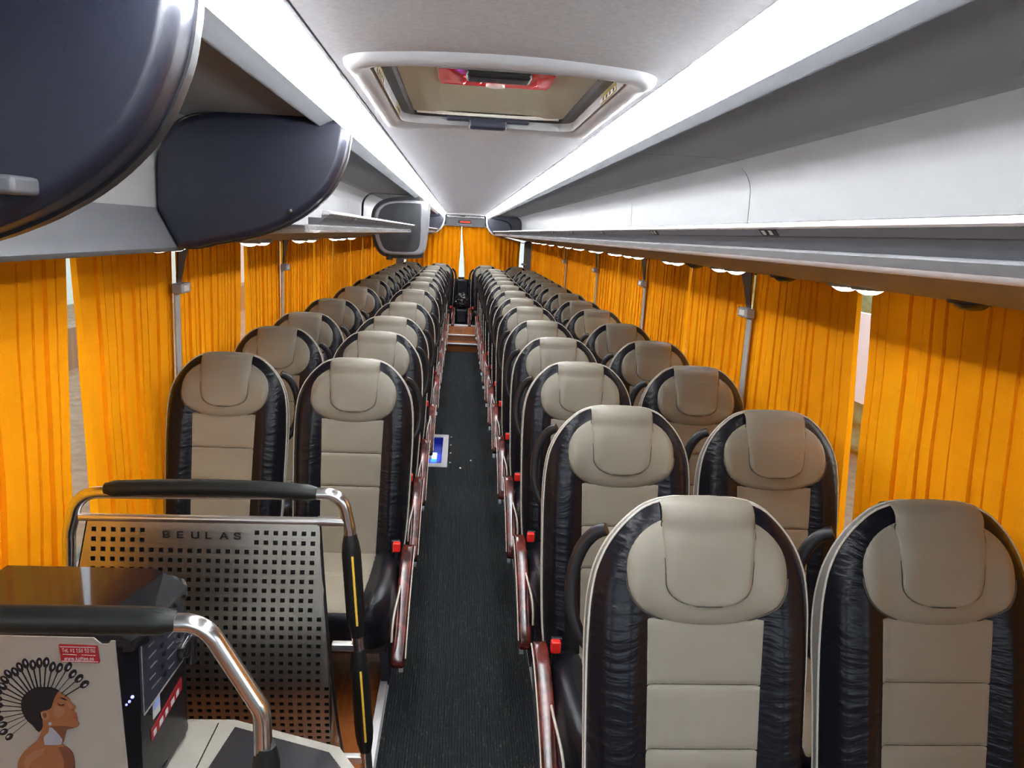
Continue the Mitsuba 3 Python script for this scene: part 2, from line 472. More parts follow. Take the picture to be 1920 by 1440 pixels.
# rear end of the ceiling: a lighter stepped edge and the grey header over the rear window
rc = thing('trim_3', 'pale stepped end piece of the ceiling above the grey rear header', None, kind='structure')
put('edge_panel', rbox(-0.315, 0.315, 13.2, 13.34, 1.985, 2.03, 0.008), 'frame_white', parent=rc)
put('slot', box(-0.30, 0.30, 13.325, 13.345, 1.975, 1.990), 'black_plastic', parent=rc, smooth=False)
put('lower_edge', rbox(-0.315, 0.315, 13.33, 13.42, 1.945, 1.978, 0.008), 'frame_white', parent=rc)
put('latch', rbox(-0.09, -0.01, 13.318, 13.34, 1.962, 1.972, 0.003), 'black_plastic', parent=rc)
put('trim_4', cat([ext_xz([(-0.335, 1.80), (0.335, 1.80), (0.335, 1.955), (-0.335, 1.955)], 13.40, 13.5), box(-0.335, 0.335, 13.5, 13.6, 1.9, 2.24)]), 'header_grey', 'grey header panel above the rear curtains', kind='structure', smooth=False)

# light strips: bulged diffusers along the whole saloon
for side, nm in ((-1, 'left'), (1, 'right')):
    t = np.linspace(0, 1, 17)
    prof = [(side * (0.327 + 0.108 * u), 2.004 - 0.004 * u - 0.037 * math.sin(math.pi * u) ** 0.75) for u in t]
    m = strip(prof, YF, 13.42)
    # normals must look down
    m.face_normals
    if m.face_normals[:, 2].mean() > 0: m.invert()
    L = thing('ceiling_light_strip', f'long white light strip along the {nm} edge of the ceiling', 'light strip')
    k = key_of(L + '__diffuser')
    scene[k] = mikit.ply(m, 'lamp_body', smooth=True)
    scene[k]['emitter'] = {'type': 'area', 'radiance': rgb([STRIP * 0.97, STRIP, STRIP * 1.03]), 'sampling_weight': 30.0}
    th_ = np.linspace(0, 2 * np.pi, 15)
    lm = strip([(side * 0.381 + 0.0075 * math.cos(a), 1.9595 + 0.0075 * math.sin(a)) for a in th_], YF + 0.01, 13.41)  # added emitting rod under the diffuser, for crisper shadows and more sideways light
    if ((lm.triangles_center[:, [0, 2]] - [side * 0.381, 1.9595]) * lm.face_normals[:, [0, 2]]).sum() < 0: lm.invert()
    k = key_of(L + '__led_line')
    scene[k] = mikit.ply(lm, 'lamp_body', smooth=True)
    scene[k]['emitter'] = {'type': 'area', 'radiance': rgb([LINE * 0.97, LINE, LINE * 1.03]), 'sampling_weight': 40.0}
    sg = side
    put('channel', strip([(sg * 0.322, 2.03), (sg * 0.327, 2.012), (sg * 0.437, 2.012), (sg * 0.44, 2.03)], YF, 13.42), 'black_plastic', parent=L, smooth=False)

# ------------------------------------------------------------------ luggage racks
SEAMS_R = [-1.35, 0.82, 2.74, 4.67, 6.60, 8.55, 10.5, 12.45, 13.27]
SEAMS_LF = [2.42, 4.30, 6.20, 7.02]
SEAMS_LR = [7.16, 8.6, 10.5, 12.45, 13.27]
arc = [(0.832 + 0.118 * math.sin(a), 1.884 + 0.118 * math.cos(a)) for a in np.linspace(0, math.pi / 2, 12)]
SOFFIT = [(0.490, 2.002), (0.70, 2.002)] + arc[:4]  # upper part of the liner, split off where its painted shade begins
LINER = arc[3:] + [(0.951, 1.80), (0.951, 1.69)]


def rack(side, seams, label, y_lip0, y_lip1, plates):
    R = thing('luggage_rack', label, 'luggage rack')
    f = lambda pr: [(side * x, z) for x, z in pr]
    for a, b in zip(seams[:-1], seams[1:]):
        g = 0.003
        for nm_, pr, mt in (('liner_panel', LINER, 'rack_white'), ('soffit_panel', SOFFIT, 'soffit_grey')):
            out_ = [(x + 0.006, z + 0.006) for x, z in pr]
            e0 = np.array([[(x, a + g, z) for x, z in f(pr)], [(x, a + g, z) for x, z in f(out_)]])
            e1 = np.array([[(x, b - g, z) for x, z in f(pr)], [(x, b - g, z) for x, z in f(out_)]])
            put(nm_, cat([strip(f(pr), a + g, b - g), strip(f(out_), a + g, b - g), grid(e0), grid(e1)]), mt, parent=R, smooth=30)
    put('backing', strip(f([(x + 0.012, z + 0.012) for x, z in SOFFIT + LINER]), seams[0], seams[-1]), 'black_plastic', parent=R, smooth=30)
    put('edge_bevel', ext_xz(f([(0.440, 2.016), (0.439, 1.999), (0.478, 1.979), (0.484, 1.977), (0.489, 1.980), (0.492, 2.003), (0.492, 2.016)]), seams[0], seams[-1]), 'edge_grey', parent=R, smooth=50)
    put('shelf', box(*sorted((side * 0.49, side * 0.95)), y_lip0, y_lip1, 1.684, 1.696), 'rack_grey', parent=R, smooth=False)
    put('lip_edge', ext_xz(f([(0.462, 1.736), (0.464, 1.742), (0.475, 1.745), (0.488, 1.742), (0.488, 1.73), (0.468, 1.732)]), y_lip0, y_lip1), 'silver_rail', parent=R, smooth=60)
    put('lip_face', ext_xz(f([(0.466, 1.7335), (0.476, 1.7215), (0.49, 1.7215), (0.49, 1.7335)]), y_lip0, y_lip1), 'rack_grey', parent=R, smooth=30)
    put('lip_recess', ext_xz(f([(0.480, 1.7215), (0.506, 1.700), (0.53, 1.700), (0.53, 1.7215)]), y_lip0, y_lip1), 'rack_dark', parent=R, smooth=30)
    th = np.linspace(0.65 * np.pi, 1.55 * np.pi, 12)
    rp = [(0.510 + 0.020 * math.cos(t), 1.6885 + 0.0135 * math.sin(t)) for t in th]
    put('rail', ext_xz(f(rp + [(0.54, 1.676), (0.54, 1.70)]), y_lip0, y_lip1), 'silver_rail', parent=R, smooth=60)
    put('underside', ext_xz(f([(0.512, 1.6755), (0.62, 1.668), (0.85, 1.638), (1.02, 1.612), (1.10, 1.601), (1.25, 1.594), (1.29, 1.598), (1.29, 1.66), (0.95, 1.69), (0.54, 1.69)]), y_lip0, y_lip1), 'underside', parent=R, smooth=50)
    for y in plates:
        pl = put('row_plate', ext_xz(f([(0.4655, 1.7328), (0.4745, 1.7222), (0.4735, 1.7218), (0.4642, 1.7324)]), y - 0.02, y + 0.05), 'black_plastic', 'dark row number plate', parent=R, smooth=False)
        for q in (0.0, 0.03):
            put('symbol', ext_xz(f([(0.4650, 1.7305), (0.4710, 1.7235), (0.4705, 1.7232), (0.4645, 1.7301)]), y - 0.006 + q, y + 0.008 + q), 'label_grey', parent=pl, smooth=False)
    return R


rack(1, SEAMS_R, 'long luggage rack along the right side with white curved liner panels and silver rail', SEAMS_R[0], 13.27, [1.32 + 0.81 * i for i in range(15)])
rack(-1, SEAMS_LF, 'luggage rack on the left between the big navy end panel and the grey monitor unit', 2.42, 6.72, [3.0, 3.8, 4.6, 5.5])
rack(-1, SEAMS_LR, 'rear luggage rack on the left behind the grey monitor unit', 7.16, 13.27, [7.6 + 0.8 * i for i in range(6)])
# left front bay: no shelf, a white liner over a grey valance
fb = thing('trim_5', 'white side liner over a grey valance between the two navy panels', None, kind='structure')
lf = [(-x, z) for x, z in LINER[:-1]] + [(-0.951, 1.722)]
put('liner_panel', strip(lf, YF, 2.40), 'rack_white', parent=fb, smooth=30)
put('soffit_panel', strip([(-x, z) for x, z in SOFFIT], YF, 2.40), 'soffit_grey', parent=fb, smooth=30)  # same liner, with its shade put into the darker colour
vp = curve2([(-0.950, 1.7215), (-0.938, 1.70), (-0.915, 1.655), (-0.898, 1.624), (-0.894, 1.612), (-0.902, 1.603), (-0.925, 1.600), (-1.02, 1.600), (-1.29, 1.602)], 40)
put('valance', ext_xz(np.vstack([vp, [(-1.29, 1.74), (-0.955, 1.74)]]), YF, 2.42), 'rack_grey', parent=fb, smooth=50)
put('edge_bevel', ext_xz([(-0.440, 2.016), (-0.439, 1.999), (-0.478, 1.979), (-0.484, 1.977), (-0.489, 1.980), (-0.492, 2.003), (-0.492, 2.016)], YF, 2.40), 'edge_grey', parent=fb, smooth=50)

# navy end panels (D shaped), and the same shape as end caps at the rear
DPTS = [(-0.418, 2.004), (-0.402, 1.985), (-0.406, 1.945), (-0.414, 1.90), (-0.432, 1.85), (-0.455, 1.807), (-0.495, 1.762), (-0.545, 1.722), (-0.605, 1.688), (-0.665, 1.663), (-0.725, 1.645), (-0.79, 1.631), (-0.86, 1.613),
        (-0.888, 1.612), (-0.902, 1.63), (-0.915, 1.655), (-0.938, 1.70), (-0.948, 1.722), (-0.948, 1.77), (-0.946, 1.84), (-0.934, 1.90), (-0.915, 1.938), (-0.885, 1.966), (-0.84, 1.988), (-0.77, 2.0), (-0.70, 2.003), (-0.60, 2.006), (-0.50, 2.008)]
DC = curve2(DPTS + [DPTS[0]], 150)[:-1]


def dpanel(y, flip=1, name='end_panel', label='', group=None):
    k = thing(name, label, 'end panel', group)
    pts = DC * [flip, 1]
    put('face', bevel_plate(pts, y, y + 0.07, 0.022, 7), 'navy_plastic', parent=k, smooth=50)
    big = Polygon(pts).buffer(0.004).simplify(0.0005)
    ring = big.difference(Polygon(pts).buffer(-0.03))
    put('edge_trim', ext_xz(Polygon(big.exterior.coords), y + 0.062, y + 0.085), 'black_plastic', parent=k, smooth=30)
    return k


k = dpanel(2.335, label='large navy D-shaped end panel with a small round knob below the left light strip')
put('knob', trimesh.util.concatenate([tube([(-0.565, 2.336, 1.734), (-0.565, 2.327, 1.734)], 0.0085, 14), trimesh.creation.icosphere(2, 0.0085).apply_transform(np.diag([1, .5, 1, 1])).apply_translation((-0.565, 2.327, 1.734))]), 'black_plastic', parent=k)
k = dpanel(0.985, label='nearest navy D-shaped panel at the upper left corner with a silver grip')
g = ext_xz([(-0.70, 1.753), (-0.60, 1.762), (-0.592, 1.757), (-0.612, 1.738), (-0.70, 1.730)], 0.90, 0.985)
put('grip', rbox(-0.80, -0.572, 0.93, 0.99, 1.716, 1.738, 0.006), 'rack_grey', parent=k)
put('hinge', tube([(-0.74, 0.955, 1.672), (-0.632, 0.955, 1.664)], 0.013, 14), 'rack_grey', parent=k)
for sgn, nm in ((-1, 'left'), (1, 'right')):
    pts = np.array([(-0.37, 2.0), (-0.368, 1.93), (-0.385, 1.83), (-0.425, 1.75), (-0.485, 1.69), (-0.56, 1.66), (-0.75, 1.655), (-0.78, 1.70), (-0.78, 1.80), (-0.755, 1.87), (-0.70, 1.915), (-0.60, 1.94), (-0.45, 1.96)])
    cc = curve2(np.vstack([pts, pts[:1]]), 90)[:-1] * [-sgn, 1]
    k = thing('rack_end_cap', f'small navy end cap closing the {nm} luggage rack at the rear', 'end panel', 'rack end caps at the rear')
    put('face', bevel_plate(cc, 13.30, 13.36, 0.015, 5), 'navy_plastic', parent=k, smooth=50)
    edge = curve2([(sgn * 0.35, 2.0), (sgn * 0.343, 1.90), (sgn * 0.368, 1.80), (sgn * 0.42, 1.725), (sgn * 0.50, 1.67), (sgn * 0.66, 1.635), (sgn * 1.02, 1.56)], 40)
    inner = edge + np.array([sgn * 0.03, 0.012]) * np.linspace(1, 0.6, 40)[:, None]
    put('frame', ext_xz(Polygon(np.vstack([edge, inner[::-1]])).buffer(0), 13.28, 13.40), 'frame_white', parent=k, smooth=50)
    put('filler', ext_xz([(sgn * 0.37, 1.97), (sgn * 0.45, 1.75), (sgn * 1.1, 1.62), (sgn * 1.29, 1.62), (sgn * 1.29, 2.2), (sgn * 0.37, 2.2)], 13.365, 13.41), 'navy_plastic', parent=k, smooth=False)

# grey monitor unit hanging at the left, above the centre door
k = thing('monitor_unit', 'grey monitor housing with rounded corners hanging from the left rack', 'monitor')
up = np.array([(-0.347, 1.945), (-0.350, 1.90), (-0.356, 1.76), (-0.366, 1.64), (-0.380, 1.535), (-0.400, 1.497), (-0.44, 1.480), (-0.55, 1.474), (-0.68, 1.472), (-0.735, 1.482), (-0.775, 1.508), (-0.805, 1.56), (-0.830, 1.64), (-0.839, 1.72), (-0.839, 1.79), (-0.828, 1.845), (-0.797, 1.892), (-0.745, 1.925), (-0.68, 1.943), (-0.55, 1.955), (-0.42, 1.952)])
uc = curve2(np.vstack([up, up[:1]]), 140)[:-1]
put('housing', bevel_plate(uc, 7.0, 7.12, 0.02, 6), 'bevel_grey', parent=k, smooth=50)
sp = np.array([(-0.425, 1.93), (-0.425, 1.70), (-0.430, 1.585), (-0.452, 1.53), (-0.50, 1.508), (-0.67, 1.502), (-0.725, 1.515), (-0.76, 1.555), (-0.79, 1.64), (-0.80, 1.72), (-0.80, 1.79), (-0.788, 1.84), (-0.755, 1.885), (-0.70, 1.912), (-0.60, 1.928)])
sc_ = curve2(np.vstack([sp, sp[:1]]), 100)[:-1]
put('screen', bevel_plate(sc_, 6.994, 7.01, 0.004, 3), 'dark_unit', parent=k, smooth=50)
put('cap', ext_xz(Polygon(uc).buffer(0.03).difference(sbox(-2, 0, 1.69, 0.5)).difference(sbox(-0.40, 0, 1, 3)), 7.05, 7.15), 'black_plastic', parent=k, smooth=40)
put('stem', tube([(-0.70, 7.06, 1.475), (-0.70, 7.06, 1.425)], 0.03, 12), 'black_plastic', parent=k)

# ------------------------------------------------------------------ roof hatch
H = thing('roof_hatch', 'roof hatch with pale rim, beige lid and red lamp in the ceiling', 'roof hatch')


def rrect(x0, x1, y0, y1, r, n=6):
    pts = []
    for cx, cy, a0 in ((x1 - r, y1 - r, 0), (x0 + r, y1 - r, 90), (x0 + r, y0 + r, 180), (x1 - r, y0 + r, 270)):
        for a in np.linspace(a0, a0 + 90, n):
            pts.append((cx + r * math.cos(math.radians(a)), cy + r * math.sin(math.radians(a))))
    return np.array(pts)


def ring_loft(levels):
    """levels: list of (outline (n,2), z or array)"""
    rows = [np.c_[o, np.broadcast_to(z, (len(o),))] for o, z in levels]
    return grid(np.array(rows), close_v=True)


def rim_z(o, base):
    return base


lv = []
for off, z in ((0.0, 0.004), (0.002, -0.006), (0.008, -0.012), (0.018, -0.0145), (0.030, -0.012), (0.040, -0.004), (0.046, 0.006), (0.050, 0.028)):
    o = rrect(-0.298 + off, 0.298 - off, 1.485 + off * 1.5, 2.465 - off * 2.2, 0.055, 10)
    o = np.vstack([np.linspace(o[q], o[(q + 1) % len(o)], 12, endpoint=False) if np.linalg.norm(o[q] - o[(q + 1) % len(o)]) > 0.1 else o[q:q + 1] for q in range(len(o))])
    arch_ = 0.016 * (1 - (o[:, 0] / 0.30) ** 2)
    zz = 2.003 + arch_ + z * np.where(o[:, 1] < 1.62, 1.25, 0.7)
    lv.append((o, zz))
put('rim', ring_loft(lv), 'frame_white', parent=H, smooth=60)
put('well', ring_loft([(rrect(-0.248, 0.248, 1.56, 2.355, 0.05), 2.006), (rrect(-0.246, 0.246, 1.56, 2.357, 0.05), 2.030)]), 'frame_white', parent=H, smooth=60)
put('gasket', ring_loft([(rrect(-0.250, 0.250, 1.54, 2.38, 0.045), 2.030), (rrect(-0.222, 0.222, 1.57, 2.345, 0.04), 2.027), (rrect(-0.212, 0.212, 1.58, 2.335, 0.04), 2.042), (rrect(-0.262, 0.262, 1.5, 2.45, 0.05), 2.075)]), 'black_plastic', parent=H, smooth=40)
nx, ny = 24, 24
lid = np.array([[(x, y, 2.036 + 0.016 * smooth_) for x in np.linspace(-0.214, 0.214, nx) for smooth_ in [max(0.0, 1 - max(abs(x) / 0.16, 0) ** 6) * max(0, 1 - ((y - 1.95) / 0.42) ** 8)]] for y in np.linspace(1.55, 2.345, ny)])
put('lid', grid(lid), 'hatch_beige', parent=H, smooth=True)
put('lid_edge', tube([(-0.205, 2.325, 2.036), (-0.1, 2.338, 2.036), (0.1, 2.338, 2.036), (0.205, 2.325, 2.036)], 0.005, 8), 'white_line', parent=H)


def flat_poly(pts, z0, z1):
    m = extrude(Polygon(pts), z1 - z0); m.apply_translation((0, 0, z0)); return m


lens = rrect(-0.128, 0.128, 1.735, 1.935, 0.03)
put('lens_frame', flat_poly(rrect(-0.135, 0.135, 1.728, 1.942, 0.034), 2.047, 2.060), 'white_line', parent=H, smooth=30)
lz = np.array([[(x, y, 2.044 - 0.008 * max(0, 1 - (x / 0.12) ** 4) * max(0, 1 - ((y - 1.83) / 0.08) ** 4)) for x in np.linspace(-0.126, 0.126, 26)] for y in np.linspace(1.738, 1.932, 14)])
put('red_lamp', cat([grid(lz), flat_poly(lens, 2.044, 2.060)]), 'red_lens', parent=H, smooth=40)
for cx, rx in ((-0.085, 0.02), (-0.06, 0.03), (-0.035, 0.026), (0.075, 0.02)):
    t = np.linspace(-0.9, 0.9, 14)
    put('lens_ridge', tube([(cx + rx * math.cos(a), 1.83 + 0.05 * a, 2.036) for a in t], 0.0016, 6), 'red_lens', parent=H)
put('button', flat_poly([(0.0 + 0.022 * math.cos(a), 1.862 + 0.015 * math.sin(a)) for a in np.linspace(0, 2 * np.pi, 20, endpoint=False)], 2.030, 2.042), 'white_line', parent=H)
put('handle', rbox(-0.068, 0.072, 1.70, 1.765, 2.020, 2.040, 0.009), 'black_plastic', parent=H)
for s in (-1, 1):
    put('lid_groove', tube([(s * 0.185, 1.72, 2.042), (s * 0.175, 1.80, 2.046), (s * 0.160, 1.85, 2.049)], 0.0026, 6), 'white_line', parent=H)
put('latch', rbox(-0.055, 0.055, 2.325, 2.366, 1.998, 2.026, 0.008), 'navy_shell', parent=H)
put('latch_foot', rbox(-0.12, 0.12, 2.335, 2.366, 2.018, 2.030, 0.004), 'navy_shell', parent=H)
for (x0, x1, y0, y1, s) in ((0.2462, 0.2475, 1.68, 1.86, 1), (-0.2475, -0.2462, 1.66, 1.80, -1), (-0.2475, -0.2462, 2.12, 2.25, -1)):
    a = put('sticker', box(x0 - 0.0006, x1, y0, y1, 2.008, 2.027), 'sticker_yellow', 'yellow and white instruction sticker', parent=H, smooth=False)
    xx = x0 - 0.0012 if s > 0 else x1 + 0.0003
    put('print_band', box(xx, xx + 0.0008, y0, y1, 2.009, 2.018), 'label_white', parent=a, smooth=False)
    for j in range(4):
        yy = y0 + 0.012 + j * (y1 - y0 - 0.02) / 4
        put('symbol', box(xx - 0.0004 if s > 0 else xx + 0.0004, xx + 0.0004 if s > 0 else xx + 0.0012, yy, yy + 0.016, 2.010, 2.017), 'poster_ink', parent=a, smooth=False)


# ------------------------------------------------------------------ seats
def half_outline():
    Hh = [(0, 0.362), (0.10, 0.360), (0.18, 0.368), (0.212, 0.40), (0.224, 0.46), (0.232, 0.58), (0.237, 0.74), (0.239, 0.86), (0.237, 0.95), (0.229, 1.02), (0.211, 1.073), (0.186, 1.114), (0.157, 1.146), (0.126, 1.170), (0.09, 1.183), (0.045, 1.189), (0, 1.190)]
    return curve2(Hh, 74)


HO = half_outline()
OUT = np.vstack([HO, (HO[1:-1] * [-1, 1])[::-1]])       # closed, starts bottom centre, right side up
yref = lambda z: -(1.19 - z) * 0.21
Tz = lambda z: np.interp(z, [0.36, 0.6, 0.9, 1.1, 1.19], [0.12, 0.12, 0.105, 0.088, 0.075])
Bz = lambda z: np.interp(z, [0.36, 0.5, 0.75, 0.92, 1.02, 1.12, 1.19], [0.030, 0.040, 0.036, 0.028, 0.016, 0.006, 0.0])
prof = lambda r: np.clip(1 - np.clip(r, 0, 1) ** 4.2, 0, 1) ** (1 / 2.4)
ss = lambda a, b, x: (lambda t: t * t * (3 - 2 * t))(np.clip((x - a) / (b - a), 0, 1))


def body_front(x, z, r):
    g = ss(0.108, 0.160, np.abs(x)) * (1 - ss(0.86, 1.0, r))
    wr = (meshkit.fbm(np.stack([x * 9, z * 46, x * 0 + 3], -1), 3) - 0.5) * 0.0042 * g
    return yref(z) + Tz(z) / 2 * (1 - prof(r)) - Bz(z) * g + wr


def body_back(x, z, r):
    return yref(z) + Tz(z) / 2 * (1 + prof(r))


RR = np.array([0.0, .12, .24, .36, .46, .56, .64, .70, .75, .80, .84, .88, .91, .94, .965, .985, .996, 1.0])
S = np.c_[np.zeros(len(OUT)), np.clip(OUT[:, 1], 0.44, 1.03)]
rows, fx, fz, fy = [], [], [], []
for r in RR:
    q = S + r * (OUT - S)
    y = body_front(q[:, 0], q[:, 1], np.full(len(q), r))
    rows.append(np.c_[q[:, 0], y, q[:, 1]]); fx.append(q[:, 0]); fz.append(q[:, 1]); fy.append(y)
for r in RR[::-1][1:]:
    if r in (0.985, .94, .88, .80, .64, .36, 0.0, .12):
        q = S + r * (OUT - S)
        rows.append(np.c_[q[:, 0], body_back(q[:, 0], q[:, 1], np.full(len(q), r)), q[:, 1]])
BODY = grid(np.array(rows), close_v=True)
BODY.merge_vertices(digits_vertex=5); BODY.update_faces(BODY.nondegenerate_faces()); BODY.fix_normals()
FI = LinearNDInterpolator(np.c_[np.concatenate(fx), np.concatenate(fz)], np.concatenate(fy), fill_value=0.05)


def puff(d, E):
    t = np.clip(d / E, 0, 1)
    return np.sqrt(np.clip(1 - (1 - t) ** 2, 0, 1))


def rect_pad(zb, zt, wb, wt, Hh=0.006, E=0.016, n=15, m=11, front=FI):
    us, vs = np.sin(np.linspace(-1, 1, n) * np.pi / 2), (np.sin(np.linspace(-1, 1, m) * np.pi / 2) + 1) / 2
    P_ = np.zeros((m, n, 3))
    for j, v in enumerate(vs):
        z = zb + (zt - zb) * v; w = wb + (wt - wb) * v
        x = us * w
        d = np.minimum(w - np.abs(x), min(z - zb, zt - z))
        P_[j] = np.c_[x, front(np.c_[x, np.full(n, z)]) + 0.0003 - (Hh + 0.0003) * puff(d, E), np.full(n, z)]
    return grid(P_)


def oval_xy(t, rr):
    a, cz, bu, bl = 0.172, 1.052, 0.116, 0.112
    c, s_ = np.cos(t), np.sin(t)
    e = 2 / 2.35
    x = a * np.sign(c) * np.abs(c) ** e
    z = np.where(s_ > 0, bu, bl) * np.sign(s_) * np.abs(s_) ** e
    x = x * (1 - 0.10 * np.clip(z / bu, 0, 1) ** 2)
    return x * rr, cz + z * rr


def oval_pad(front=FI, Hh=0.020):
    th = np.linspace(0, 2 * np.pi, 56, endpoint=False)
    rs = [0, .2, .4, .55, .68, .78, .86, .92, .96, .985, 1.0]
    rows = []
    for r in rs:
        x, z = oval_xy(th, r)
        y = front(np.c_[x, z]) + 0.003 - (Hh + 0.003) * puff(np.full(len(x), 1 - r), 0.55)
        rows.append(np.c_[x, y, z])
    m = grid(np.array(rows), close_v=True)
    return m, np.vstack(rows)


OVAL, op = oval_pad()
OI = LinearNDInterpolator(op[:, [0, 2]], op[:, 1], fill_value=9)


def front2(p):
    return np.minimum(FI(p), OI(p))


def flap_mesh():
    n = 19
    us = np.sin(np.linspace(-1, 1, n) * np.pi / 2)
    rows = []
    zs = 0.9883 + (1.140 - 0.9883) * (1 - np.cos(np.linspace(0.06, 1, 22) * np.pi / 2))
    seg = []
    for z in zs:
        w = 0.0915 * (1 - np.clip((1.045 - z) / 0.0575, 0, 1) ** 2.5) ** (1 / 2.5) + 0.008 * ss(1.04, 1.14, z)
        x = us * w
        y = front2(np.c_[x, np.full(n, z)])
        d = np.minimum((w - np.abs(x)), z - 0.985)
        h = 0.0015 - 0.0085 * puff(d, 0.014)
        rows.append(np.c_[x, y + h, np.full(n, z)])
    # over the top to the back
    yl = rows[-1][:, 1]
    ztop = 1.194 - 0.020 * (np.abs(us) * 0.1 / 0.13) ** 2.4
    yb = yref(1.14) + Tz(1.14) + 0.004
    for a in np.linspace(0, np.pi, 15)[1:]:
        k_ = (1 - np.cos(a)) / 2
        y = yl * (1 - k_) + yb * k_
        y = (yl + yb) / 2 - (yb - yl) / 2 * np.sign(np.cos(a)) * np.abs(np.cos(a)) ** 0.8
        z = 1.140 + (ztop - 1.140) * np.abs(np.sin(a)) ** 0.8
        rows.append(np.c_[us * 0.099, y, z])
    rows.append(rows[-1] + [0, 0.002, -0.06])
    P_ = np.array(rows)
    w = meshkit.fbm(np.stack([P_[..., 0] * 55, P_[..., 1] * 8, P_[..., 2] * 9], -1), 2, seed=4) - 0.5
    P_[..., 1] -= w * 0.0065
    return grid(P_)


FLAP = flap_mesh()
FV = FLAP.vertices.reshape(-1, 19, 3)
edge_ = np.vstack([FV[22::-1, 0], FV[0, 1:-1], FV[:23, -1]])
FLAPSEAM = tube(smooth_path(edge_[np.r_[True, np.linalg.norm(np.diff(edge_, axis=0), axis=1) > 1e-4]], 70) - [0, 0.0012, 0], 0.0014, 5, caps=False)
th_ = np.linspace(np.pi * 1.02, np.pi * 1.98, 50)
ox_, oz_ = oval_xy(th_, 1.0)
OVALSEAM = tube(np.c_[ox_, FI(np.c_[ox_, oz_]) - 0.0015, oz_], 0.0020, 5, caps=False)
PANELS = [rect_pad(0.8212, 0.955, 0.120, 0.124), rect_pad(0.6902, 0.8208, 0.118, 0.120), rect_pad(0.400, 0.6898, 0.112, 0.118)]


def rim_curve(frac, scale=1.0, shoulder=0.0):
    """curve along the outline from low left over the top to low right, at depth fraction frac of the thickness"""
    right = HO[(HO[:, 1] > 0.40) & (HO[:, 0] > 0.05)]
    c = np.vstack([right * [-1, 1], right[::-1]]) if False else np.vstack([(right * [-1, 1]), right[::-1]])
    z = c[:, 1]
    sh = shoulder * np.exp(-((z - 0.93) / 0.14) ** 2)
    y = yref(z) + Tz(z) * (frac + sh)
    cz = np.clip(z, 0.44, 1.03)
    return np.c_[c[:, 0] * scale, y, cz + (z - cz) * scale]


c1 = rim_curve(0.39, 1.000); c2 = rim_curve(0.56, 1.002, 0.20)
PIPE1, PIPE2 = tube(c1, 0.0027, 6), tube(c2, 0.0029, 6)
b1, b2 = rim_curve(0.40, 1.001), rim_curve(0.55, 1.003, 0.20)
BAND = grid(np.array([b1, (b1 + b2) / 2 * [1.004, 1, 1], b2]))


def cushion():
    # plan outline, polar pillow in (x, y)
    a, yc_, b = 0.226, -0.42, 0.285
    th = np.linspace(0, 2 * np.pi, 88, endpoint=False)
    e = 2 / 6.0
    ox = a * np.sign(np.cos(th)) * np.abs(np.cos(th)) ** e
    oy = yc_ + b * np.sign(np.sin(th)) * np.abs(np.sin(th)) ** e
    s_ = np.c_[np.zeros(88), np.clip(oy, yc_ - 0.10, yc_ + 0.10)]
    rs = [0, .2, .4, .55, .66, .74, .80, .85, .90, .94, .97, .99, 1.0]
    rows, fx, fy, fz = [], [], [], []
    top = lambda x, y: 0.437 + 0.028 * ss(-0.35, -0.62, y) * 1.0
    for r in rs:
        q = s_ + r * (np.c_[ox, oy] - s_)
        g = ss(0.105, 0.155, np.abs(q[:, 0])) * (1 - ss(0.9, 1.0, np.full(88, r)))
        wr = (meshkit.fbm(np.stack([q[:, 0] * 20, q[:, 1] * 24, q[:, 0] * 0], -1), 3, 5) - 0.5) * 0.006 * g
        z = top(q[:, 0], q[:, 1]) - 0.065 * (1 - prof(np.full(88, r))) + 0.026 * g + wr
        rows.append(np.c_[q, z]); fx.append(q[:, 0]); fy.append(q[:, 1]); fz.append(z)
    for r, zz in ((1.0, 0.34), (0.97, 0.315), (0.0, 0.31)):
        q = s_ + r * (np.c_[ox, oy] - s_)
        rows.append(np.c_[q, np.full(88, zz)])
    m = grid(np.array(rows), close_v=True); m.merge_vertices(digits_vertex=5); m.update_faces(m.nondegenerate_faces()); m.fix_normals()
    I = LinearNDInterpolator(np.c_[np.concatenate(fx), np.concatenate(fy)], np.concatenate(fz), fill_value=0.38)
    return m, I


CUSH, CI = cushion()


def seat_pad(y0, y1, w=0.118, Hh=0.008, E=0.022):
    us = np.sin(np.linspace(-1, 1, 13) * np.pi / 2); vs = (np.sin(np.linspace(-1, 1, 11) * np.pi / 2) + 1) / 2
    P_ = np.zeros((11, 13, 3))
    for j, v in enumerate(vs):
        y = y0 + (y1 - y0) * v; x = us * w
        d = np.minimum(w - np.abs(x), min(y - y0, y1 - y))
        P_[j] = np.c_[x, np.full(13, y), CI(np.c_[x, np.full(13, y)]) - 0.0025 + (Hh + 0.0025) * puff(d, E)]
    m = grid(P_)
    return m


SEATPADS = [seat_pad(-0.40, -0.15), seat_pad(-0.690, -0.401)]
front_lip = grid(np.array([[(x, -0.690 - 0.016 * math.sin(t * math.pi / 2) , 0.405 - 0.06 * t) for x in np.linspace(-0.118, 0.118, 9)] for t in np.linspace(0, 1, 6)]))
SIDEPIPE, SIDEPIPE2 = ([tube(smooth_path([(s * 0.229, -0.16, 0.425), (s * 0.231, -0.35, 0.415), (s * 0.231, -0.55, 0.425), (s * 0.226, -0.66, 0.405), (s * 0.224, -0.69, 0.34)], 16), 0.004, 6) for s in (-1, 1)])


